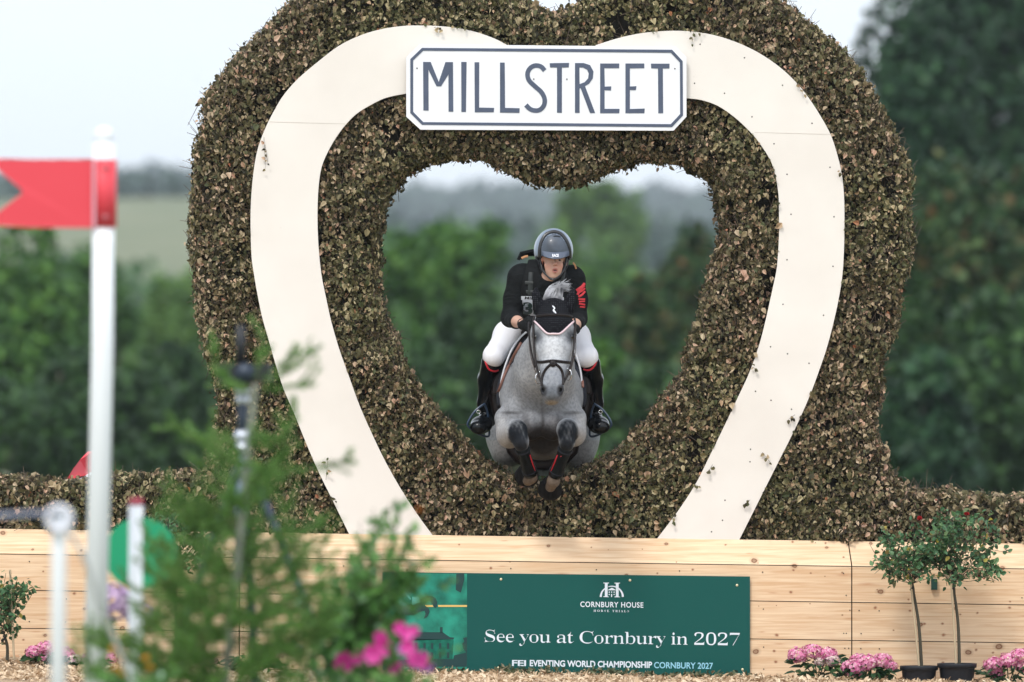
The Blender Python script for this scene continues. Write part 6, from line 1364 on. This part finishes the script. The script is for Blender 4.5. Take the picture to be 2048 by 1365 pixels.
# hydrangeas
M_hyl = leafmat('hydrangea_leaf', [(0, (.018, .055, .025)), (.6, (.04, .10, .04)), (1, (.09, .16, .05))], rough=.45, trans=.15)
M_hyp = leafmat('hydrangea_pink', [(0, (.66, .14, .34)), (.5, (.82, .30, .50)), (.85, (.90, .52, .66)), (1, (.82, .75, .55))], trans=.25)
M_hypale = leafmat('hydrangea_pale', [(0, (.62, .30, .44)), (.5, (.80, .62, .62)), (1, (.75, .72, .50))], trans=.25); M_hylil = leafmat('hydrangea_lilac', [(0, (.42, .28, .48)), (1, (.68, .50, .66))], trans=.25)
def hydrangea(label, heads, Y, seed, spread=60, leafn=80, group='pink hydrangeas planted along the base', ls=.085):
    rng = np.random.RandomState(seed); cx = np.mean([h[0] for h in heads]); X = W(cx, 1350, Y)[0]; zg = float(mulch_z(np.array([X]), np.array([Y]))[0]) if Y > -5 else gz(X, Y)
    t = thing('hydrangea', label, 'hydrangea', (X, Y, zg), group); sc = (Y - CAMY) / FPX; base_ = np.array([X, Y, zg])
    P = []; Dd = []; zt = W(cx, np.mean([h[1] for h in heads]), Y)[2]; hh = max(zt - zg, .05)
    for _ in range(leafn):
        a = rng.uniform(0, 6.28); rr = rng.uniform(.1, .75) * spread * sc; P.append(base_ + [rr * math.cos(a), rr * .7 * math.sin(a) - .02, rng.uniform(.15, .95) * hh]); Dd.append([math.cos(a), math.sin(a) * .8 - .2, rng.uniform(-.25, .5)])
    V, F = leaves(np.array(P), np.array(Dd, float), np.array([[0, -.5, 1.0]]) + rng.normal(0, .4, (leafn, 3)), rng.uniform(.6, 1.1, leafn) * ls, rng.uniform(.3, .55, leafn) * ls, rng, fold=.15, droop=.35); mk('leaves', V, F, M_hyl, t)
    m = MB()
    for hx, hy, r, mt in heads:
        c = np.array(w_(hx, hy, Y - .04 + rng.uniform(-.03, .03))); n = 130; d = unit(rng.normal(size=(n, 3)) + [0, -.3, .35]); R = r * sc; Pc = c + d * (R * (rng.uniform(.8, 1.05, (n, 1)) + .14 * noise3(d * 3 + hx, 1.5, 1)[:, None])) * [1.1, 1, .78]
        vs = []; 
        for q in range(4):
            ax = unit(np.cross(d, rng.normal(size=(n, 3)))) if q == 0 else ax2; ax2 = np.cross(d, ax); vs.append(leaves(Pc, ax + d * .15, d, R * .24, R * .22, rng, simple=True))
        V, F = cat_vf(*vs); mk('flower_head', V, F, mt, t); m.tube(spline([base_, (base_ + c) / 2 + [0, .01, 0], c], 3), .004, 5)
    m.build('stems', M_rosestem, t); return t
hydrangea('pink hydrangea low against the boards, the one between the banner and the board seam', [(1596, 1312, 19, M_hyp), (1626, 1303, 18, M_hyp), (1655, 1309, 19, M_hyp), (1664, 1322, 15, M_hypale), (1640, 1325, 12, M_hypale)], -.32, 301, 70)
hydrangea('fuller pink hydrangea just left of the two black pots', [(1706, 1335, 21, M_hyp), (1735, 1325, 22, M_hyp), (1765, 1322, 19, M_hyp), (1717, 1320, 15, M_hyp), (1782, 1332, 12, M_hyp)], -.4, 302, 72)
hydrangea('pink hydrangea cut off by the right picture edge, right of the pots', [(1988, 1330, 19, M_hyp), (2015, 1322, 20, M_hyp), (2038, 1312, 19, M_hyp), (1992, 1344, 16, M_hyp), (2050, 1332, 17, M_hyp)], -.4, 303, 72)
hydrangea('bright pink hydrangea left of the leftmost white stake', [(68, 1305, 17, M_hyp), (90, 1296, 17, M_hyp), (95, 1315, 16, M_hyp), (130, 1306, 17, M_hyp)], -.45, 304, 60)
hydrangea('pink hydrangea partly behind the white flag pole', [(150, 1322, 16, M_hypale), (178, 1318, 15, M_hyp), (140, 1312, 12, M_hyp), (222, 1318, 13, M_hyp)], -.5, 305, 60)
hydrangea('pale pink and lilac hydrangea seen through the spruce branches', [(521, 1312, 16, M_hypale), (556, 1306, 16, M_hyp), (590, 1300, 16, M_hylil), (420, 1322, 14, M_hyp), (400, 1330, 12, M_hyp)], -.45, 306, 80)
hydrangea('blurred lilac hydrangea head under the round green sign', [(222, 1205, 44, M_hylil), (278, 1228, 30, M_hylil)], -12, 307, 60, 12)

# ------------------------------------------------------------------ flags and stakes nearer the camera
M_pole = mat('white_plastic', (.90, .92, .95), .4, spec=.4); M_flag = mat('red_flag', (.80, .06, .085), .5, bump=(3, .3, .02)); M_rope = mat('grey_rope', (.20, .22, .30), .6); M_rwhite = mat('white_cord', (.75, .75, .82), .6)
def zbase(px, Y): return gz((px - 1024) * (Y - CAMY) / FPX, Y)
YF = -16.7; x0 = W(196, 1365, YF)[0]; t = thing('flag_pole', 'white flag pole with ball top and swallow-tailed red flag, close to the camera', 'flag pole', (x0 - .03, YF, zbase(196, YF)), 'red boundary flags')
m = MB(); m.tube(np.array([[x0 - .03, YF, zbase(196, YF) - .2], W(205, 700, YF), W(208, 288, YF)]), .049, 20); m.build('pole', M_pole, t, True)
m = MB(); m.ell(W(208, 272, YF), .042, 18); m.tube(np.array([W(208, 296, YF), W(208, 286, YF)]), .034, 16); m.build('ball_top', M_pole, t, True)
fo = [(-6, 319), (60, 320.5), (186, 320), (186, 457), (60, 456), (-10, 452), (-8, 430), (46, 388), (44, 380), (-6, 338)]
V, F = poly_mesh([w2(fo, YF)], YF - .053, YF - .045); V = np.array(V); V[:, 1] += .012 * np.sin(V[:, 0] * 9); mk('flag', V, F, M_flag, t)
m = MB(); V, F = tube(np.array([W(208, 455, YF), W(208, 320, YF)]), .0555, 20); m.add(V, F); m.build('flag_clip', M_flag, t, True)
m = MB()
a = W(186, 320, YF); b_ = W(191, 456, YF); m.box(a[0], b_[0] + .004, YF - .0585, YF - .050, b_[2], a[2]); m.build('clip_edge', mat('pink_edge', (.75, .35, .42), .5), t)
m = MB()
for py in (337, 435): x, _, z = W(212, py, YF); m.ell((x, YF - .0565, z), (.014, .006, .014), 10)
m.build('rivets', mat('rivet_red', (.5, .12, .14), .5), t)
# flag by the hedge
YR = 1.25; xr = W(196, 1000, YR)[0]; t = thing('flag_pole', 'small red flag drooping from a white pole behind the left hedge', 'flag pole', (xr, YR, gz(xr, YR)), 'red boundary flags')
m = MB(); m.tube(np.array([[xr, YR, gz(xr, YR) - .1], W(194, 905, YR)]), .018, 12); m.build('pole', M_pole, t, True)
V = Lp([(176, 903, YR - .03), (187, 903, YR - .03), (187, 941, YR - .03), (178, 950, YR - .05), (160, 953, YR - .3), (131, 963, YR - .45), (146, 938, YR - .3), (160, 920, YR - .12)])
V = np.array(V); n = len(V); V = np.concatenate([V, V + [0, .006, -.002]]); mk('flag', V, [[7, 6, 5, 4, 3, 2, 1, 0], [n + k for k in range(n)]] + [[k, (k + 1) % n, n + (k + 1) % n, n + k] for k in range(n)], M_flag, t)
m = MB(); m.tube(Lp([(158, 962, YR - .2), (170, 956, YR - .15), (183, 948, YR - .05)]), .012, 6); m.build('tie', M_pole, t)
# stakes with rope
YS1 = -21.0; x1 = W(113, 1365, YS1)[0]; t = thing('rope_stake', 'white stake with ring insulator and rope, leftmost of the two, left of the flag pole', 'stake', (x1, YS1, zbase(113, YS1)), 'white rope stakes')
m = MB(); m.tube(np.array([[x1, YS1, zbase(113, YS1) - .1], W(118, 1080, YS1), W(121, 1012, YS1)]), [.030, .029, .026], 14); m.build('post', M_pole, t, True)
an = np.linspace(0, 2 * math.pi, 25)[:-1]; c = np.array(W(118, 1038, YS1 - .05)); V, F = tube(np.stack([c[0] + .045 * np.cos(an), c[1] + 0 * an, c[2] + .045 * np.sin(an)], 1), .013, 8, closed=True); mk('ring', V, F, M_rwhite, t, True)
m = MB(); m.tube(Lp([(112, 1026, YS1 - .05), (0, 1032, YS1 - .05), (-260, 1050, YS1 - .05)]), .012, 8); m.build('rope', M_rope, t, True)
m = MB(); m.tube(spline(Lp([(130, 1050, YS1), (170, 1120, YS1 + .2), (205, 1225, YS1 + .5), (250, 1330, YS1 + .8), (285, 1420, YS1 + 1.0)]), 4), .009, 8); m.build('cord', M_rwhite, t, True)
YS2 = -16.4; x2 = W(268, 1365, YS2)[0]; t = thing('rope_stake', 'white stake with a red tip in front of the round green sign', 'stake', (x2, YS2, zbase(268, YS2)), 'white rope stakes')
m = MB(); m.tube(np.array([[x2, YS2, zbase(268, YS2) - .1], W(272, 1010, YS2)]), .032, 14); m.build('post', M_pole, t, True)
m = MB(); m.tube(np.array([W(272, 1011, YS2), W(272, 1000, YS2), W(272, 996, YS2)]), [.0325, .0325, .024], 14); m.build('cap', mat('red_cap', (.5, .06, .10), .5), t, True)
YD = -14.5; c = np.array(W(281, 1107, YD)); t = thing('round_sign', 'round bright green sign on a short post, half hidden by the spruce', 'sign', (c[0], YD, gz(c[0], YD)))
an = np.linspace(0, 2 * math.pi, 41)[:-1]; V, F = poly_mesh([np.stack([c[0] + .170 * np.cos(an), c[2] + .170 * np.sin(an)], 1)], YD - .01, YD + .01); mk('disc', V, F, mat('bright_green', (.005, .33, .15), .45, var=(3, .12)), t)
m = MB(); m.box(c[0] - .02, c[0] + .02, YD + .012, YD + .05, gz(c[0], YD) - .1, c[2] + .1); m.build('post', M_cane, t)
# ------------------------------------------------------------------ tripod with camera
YT3 = -15.0; c = np.array(W(484, 900, YT3)); zg = gz(c[0], YT3); t = thing('tripod', 'black tripod behind the spruce with silver collars and three splayed legs', 'tripod', (c[0], YT3, zg))
M_tp = mat('dark_blue_grey_metal', (.035, .05, .075), .4, metal=.3); M_sil = mat('silver_collar', (.62, .66, .74), .3, metal=.6); M_cam = mat('camera_body', (.014, .016, .020), .5)
m = MB(); m.tube(Lp([(481, 1150, YT3), (483, 1000, YT3), (484, 905, YT3)]), .030, 12); m.build('centre_column', mat('column_blue_grey', (.18, .24, .36), .4, metal=.3), t, True)
m = MB(); m.tube(Lp([(484, 900, YT3), (486, 775, YT3)]), .022, 12); m.build('riser', M_tp, t, True)
for py, r in ((872, .042), (897, .046), (800, .034), (783, .038)): m = MB(); m.ell(W(486, py, YT3), (r, r, r * .8), 12); m.build('collar', M_sil, t, True)
for dx, dy in ((1, -.35), (-.8, -.3), (.1, 1)):
    a = np.array(W(486, 905, YT3)); kn = a + np.array([dx * .15, dy * .15, -.35]); e = np.array([c[0] + dx * .62, YT3 + dy * .62, zg]); m = MB(); m.tube(spline([a, kn, e], 4), .021, 8); m.build('leg', M_tp, t, True)
cm = thing('camera', 'black camera with top microphone mounted on the tripod', 'camera', tuple(W(487, 768, YT3)))
m = MB(); a = W(436, 727, 0); sc = 40 / 50.
def pb(m, x0, y0, x1, y1, ya, yb):
    p = W(x0, y0, YT3); q = W(x1, y1, YT3); m.box(p[0], q[0], YT3 + ya, YT3 + yb, q[2], p[2])
pb(m, 438, 728, 542, 764, -.14, .10); pb(m, 470, 764, 505, 776, -.04, .04); m.build('camera_body', M_cam, cm)
m = MB(); m.tube(np.array([W(490, 746, YT3 - .14), W(490, 746, YT3 - .26)]), [.042, .046], 16); m.build('lens', M_tp, cm, True)
m = MB(); m.tube(np.array([W(482, 727, YT3), W(481, 650, YT3)]), .020, 10); m.build('microphone', M_cam, cm, True)

# ------------------------------------------------------------------ spruce sapling, close to the camera
M_needle = leafmat('spruce_needle', [(0, (.07, .19, .04)), (.5, (.15, .34, .07)), (1, (.30, .50, .13))], trans=.35, rough=.5)
M_strunk = mat('sapling_bark', (.27, .29, .23), .8, var=(12, .25)); M_sbr = mat('spruce_twig', (.09, .07, .04), .8)
YP = -18.0; rng = np.random.RandomState(55); zg = zbase(455, YP); xb = W(455, 1365, YP)[0]
t = thing('spruce_sapling', 'young spruce with upswept needle branches and a pale stem, close to the camera', 'spruce', (xb - .02, YP, zg))
m = MB(); TR_ = spline([np.array([xb - .02, YP, zg - .1])] + Lp([(452, 1365, YP), (470, 1180, YP), (486, 1000, YP), (502, 850, YP), (511, 770, YP)]), 6); m.tube(TR_, np.linspace(.020, .013, len(TR_)), 10); m.build('trunk', M_strunk, t, True)
BR = [[(510, 772, 0), (470, 765, .05), (438, 735, .08), (428, 690, .1)], [(510, 772, 0), (515, 735, 0), (522, 705, -.02), (528, 668, 0)], [(510, 772, 0), (545, 742, -.05), (580, 715, -.08), (590, 688, -.1)], [(510, 772, 0), (560, 752, .05), (610, 722, .1), (641, 690, .1)],
      [(510, 775, 0), (550, 778, -.1), (590, 772, -.15), (628, 770, -.2)], [(508, 780, 0), (475, 778, -.1), (452, 760, -.2), (440, 740, -.25)]]
def wz(a, b): return a + (b - a) * rng.uniform()
for py in list(np.arange(870, 1400, 11)):
    f = (py - 800) / 560.; tx = np.interp(py, [770, 850, 1000, 1180, 1365, 1500], [511, 502, 486, 470, 452, 440])
    for _ in range(2 if py < 1000 else (3 if py < 1150 else 4)):
        a = rng.uniform(0, 2 * math.pi); L = (80 + 215 * min(f, 1)) * rng.uniform(.55, 1.1); dx = math.cos(a) * L; dyy = math.sin(a) * L / 469.
        if dx > 215: dx = 215
        if 870 < py < 960 and dx > 0: dx *= .8
        up = rng.uniform(.10, .45) * L * (1.1 if py < 1000 else .75)
        BR.append([(tx, py, 0), (tx + dx * .4, py + L * .05, dyy * .4), (tx + dx * .75, py - up * .25, dyy * .75), (tx + dx, py - up, dyy)])
BR.append([(498, 900, 0), (440, 880, .05), (380, 870, .1), (338, 848, .12)]); BR.append([(495, 960, 0), (560, 950, 0), (640, 930, .05), (712, 925, .05)]); BR.append([(490, 1040, 0), (400, 1060, .0), (330, 1090, -.1), (285, 1080, -.1)])
BR += [[(470, 1180, 0), (330, 1230, -.1), (210, 1290, -.1), (165, 1250, -.1)], [(460, 1260, 0), (330, 1330, -.2), (230, 1350, -.2), (160, 1340, -.2)]]
NP = []; ND = []; A = []; B = []
for b_ in BR:
    C = spline([np.array(W(x, y, YP + d)) for x, y, d in b_], 5); L = np.linalg.norm(np.diff(C, axis=0), axis=1).sum(); A += list(C[:-1]); B += list(C[1:])
    segs = [(C, 1.0)]
    for _ in range(int(L * 14)):
        i = rng.randint(4, len(C) - 1); T_ = unit(C[i] - C[i - 1]); sd = unit(np.cross(T_, rng.normal(size=3))); e = C[i] + (T_ * .7 + sd * .7 + np.array([0, 0, .25])) * rng.uniform(.05, .13); segs.append((np.linspace(C[i], e, 5), .8)); A.append(C[i]); B.append(e)
    for q, k in segs:
        l = np.linalg.norm(np.diff(q, axis=0), axis=1).sum(); n = int(l * 540); u = rng.uniform(.12 if k == 1 else 0, 1, n) * (len(q) - 1); i = np.minimum(u.astype(int), len(q) - 2); P_ = q[i] + (q[i + 1] - q[i]) * (u - i)[:, None]; T_ = unit(q[i + 1] - q[i])
        NP.append(P_); ND.append(unit(T_ * .75 + unit(np.cross(T_, rng.normal(size=(n, 3))))))
NP = np.concatenate(NP); ND = np.concatenate(ND); n = len(NP)
V, F = leaves(NP, ND, rng.normal(size=(n, 3)), rng.uniform(.014, .025, n), .0062, rng, simple=True); mk('needles', V, F, M_needle, t)
V, F = sticks(np.array(A), np.array(B), .0035); mk('branches', V, F, M_sbr, t)
print('needles', n)
# ------------------------------------------------------------------ leafy shrub and petunias, close to the camera
M_shrub = leafmat('shrub_leaf', [(0, (.06, .17, .04)), (.5, (.11, .28, .06)), (.85, (.20, .42, .10)), (1, (.36, .52, .38))], trans=.25, rough=.45)
YQ = -17.0; rng = np.random.RandomState(66); xb = W(735, 1365, YQ)[0]; t = thing('leafy_shrub', 'green leafy shrub with one orange bud, blurred in front of the banner corner', 'shrub', (xb, YQ, zbase(735, YQ)))
def fg_tips(spec, Y):
    o = []
    for cx, cy, rx, ry, n in spec:
        for _ in range(n): o.append(np.array(W(cx + rng.normal(0, rx), cy + rng.normal(0, ry), Y + rng.normal(0, .12))))
    return o
root = np.array([xb, YQ, zbase(735, YQ)]); st = Lp([(740, 1330, YQ), (715, 1300, YQ), (765, 1300, YQ), (690, 1340, YQ)])
tips = fg_tips([(795, 1000, 16, 12, 4), (830, 1075, 22, 22, 7), (765, 1040, 22, 22, 7), (710, 1110, 28, 26, 12), (790, 1150, 34, 34, 16), (700, 1190, 36, 36, 24), (775, 1220, 32, 36, 20), (860, 1130, 14, 18, 3), (910, 1150, 6, 14, 1), (680, 1270, 44, 40, 34), (760, 1300, 44, 36, 30), (620, 1320, 36, 30, 10), (600, 1240, 26, 30, 3)], YQ)
A, B = foliage(tips, st, 11, .050, rng, .09, M_shrub, 'foliage', t, out=.8)
V, F = sticks(np.concatenate([A, np.tile(root, (len(st), 1))]), np.concatenate([B, np.array(st)]), .003); mk('stems', V, F, M_rosestem, t)
rose_bloom(np.array(W(838, 1024, YQ)), .022, mat('orange_petal', (.72, .26, .05), .6), t, rng, 'bud')
YU = -17.6; xb = W(770, 1365, YU)[0]; t = thing('petunia', 'magenta petunias in front of the lower left corner of the banner', 'flowers', (xb, YU, zbase(770, YU)))
M_pet = leafmat('magenta_petal', [(0, (.55, .01, .20)), (.5, (.72, .03, .34)), (1, (.85, .16, .52))], trans=.25); M_pet2 = leafmat('violet_petal', [(0, (.35, .12, .50)), (1, (.50, .28, .62))], trans=.2)
rng = np.random.RandomState(67)
for px, py, r, mt in [(690, 1326, .040, M_pet), (716, 1318, .028, M_pet), (745, 1310, .038, M_pet), (768, 1296, .040, M_pet), (762, 1276, .028, M_pet), (786, 1340, .040, M_pet), (812, 1268, .030, M_pet), (800, 1258, .026, M_pet), (828, 1262, .022, M_pet), (815, 1296, .030, M_pet), (835, 1322, .038, M_pet), (852, 1334, .028, M_pet2), (806, 1300, .022, M_pet2), (850, 1325, .03, M_pet), (575, 1305, .018, M_pet2)]:
    c = np.array(W(px, py, YU + rng.uniform(-.1, .1))); n = 6; r *= 1.3; th = np.arange(n) / n * 6.283 + rng.uniform(0, 1); fc = unit(np.array([rng.normal(0, .3), -1, rng.uniform(0, .6)])); u = unit(np.cross(fc, [0, 0, 1.])); v = np.cross(u, fc)
    D = np.cos(th)[:, None] * u + np.sin(th)[:, None] * v + fc * .35; V, F = leaves(np.tile(c, (n, 1)), D, np.tile(fc, (n, 1)), r, r * 1.15, rng, fold=.05, droop=.15); mk('flower', V, F, mt, t)
tips = fg_tips([(700, 1350, 50, 18, 18), (800, 1355, 45, 12, 16), (780, 1300, 40, 20, 8)], YU); A, B = foliage(tips, Lp([(760, 1400, YU), (800, 1400, YU), (720, 1400, YU)]), 10, .04, rng, .06, M_shrub, 'foliage', t)
V, F = sticks(A, B, .003); mk('stems', V, F, M_rosestem, t)
YM = -18.9; xb = W(250, 1365, YM)[0]; t = thing('marigold', 'yellow marigolds low beside the flag pole at the bottom of the picture', 'flowers', (xb, YM, zbase(250, YM)))
M_yel = leafmat('yellow_petal', [(0, (.70, .32, .01)), (1, (.85, .50, .03))], trans=.2)
for px, py, r in ((228, 1303, .030), (238, 1322, .024), (232, 1345, .026), (292, 1322, .026), (300, 1340, .024), (245, 1352, .02)):
    rose_bloom(np.array(W(px, py, YM)), r, M_yel, t, rng, 'flower')
tips = fg_tips([(260, 1350, 40, 16, 22), (320, 1365, 40, 14, 14)], YM); A, B = foliage(tips, Lp([(260, 1420, YM), (300, 1420, YM)]), 9, .032, rng, .06, M_shrub, 'foliage', t); V, F = sticks(A, B, .003); mk('stems', V, F, M_rosestem, t)
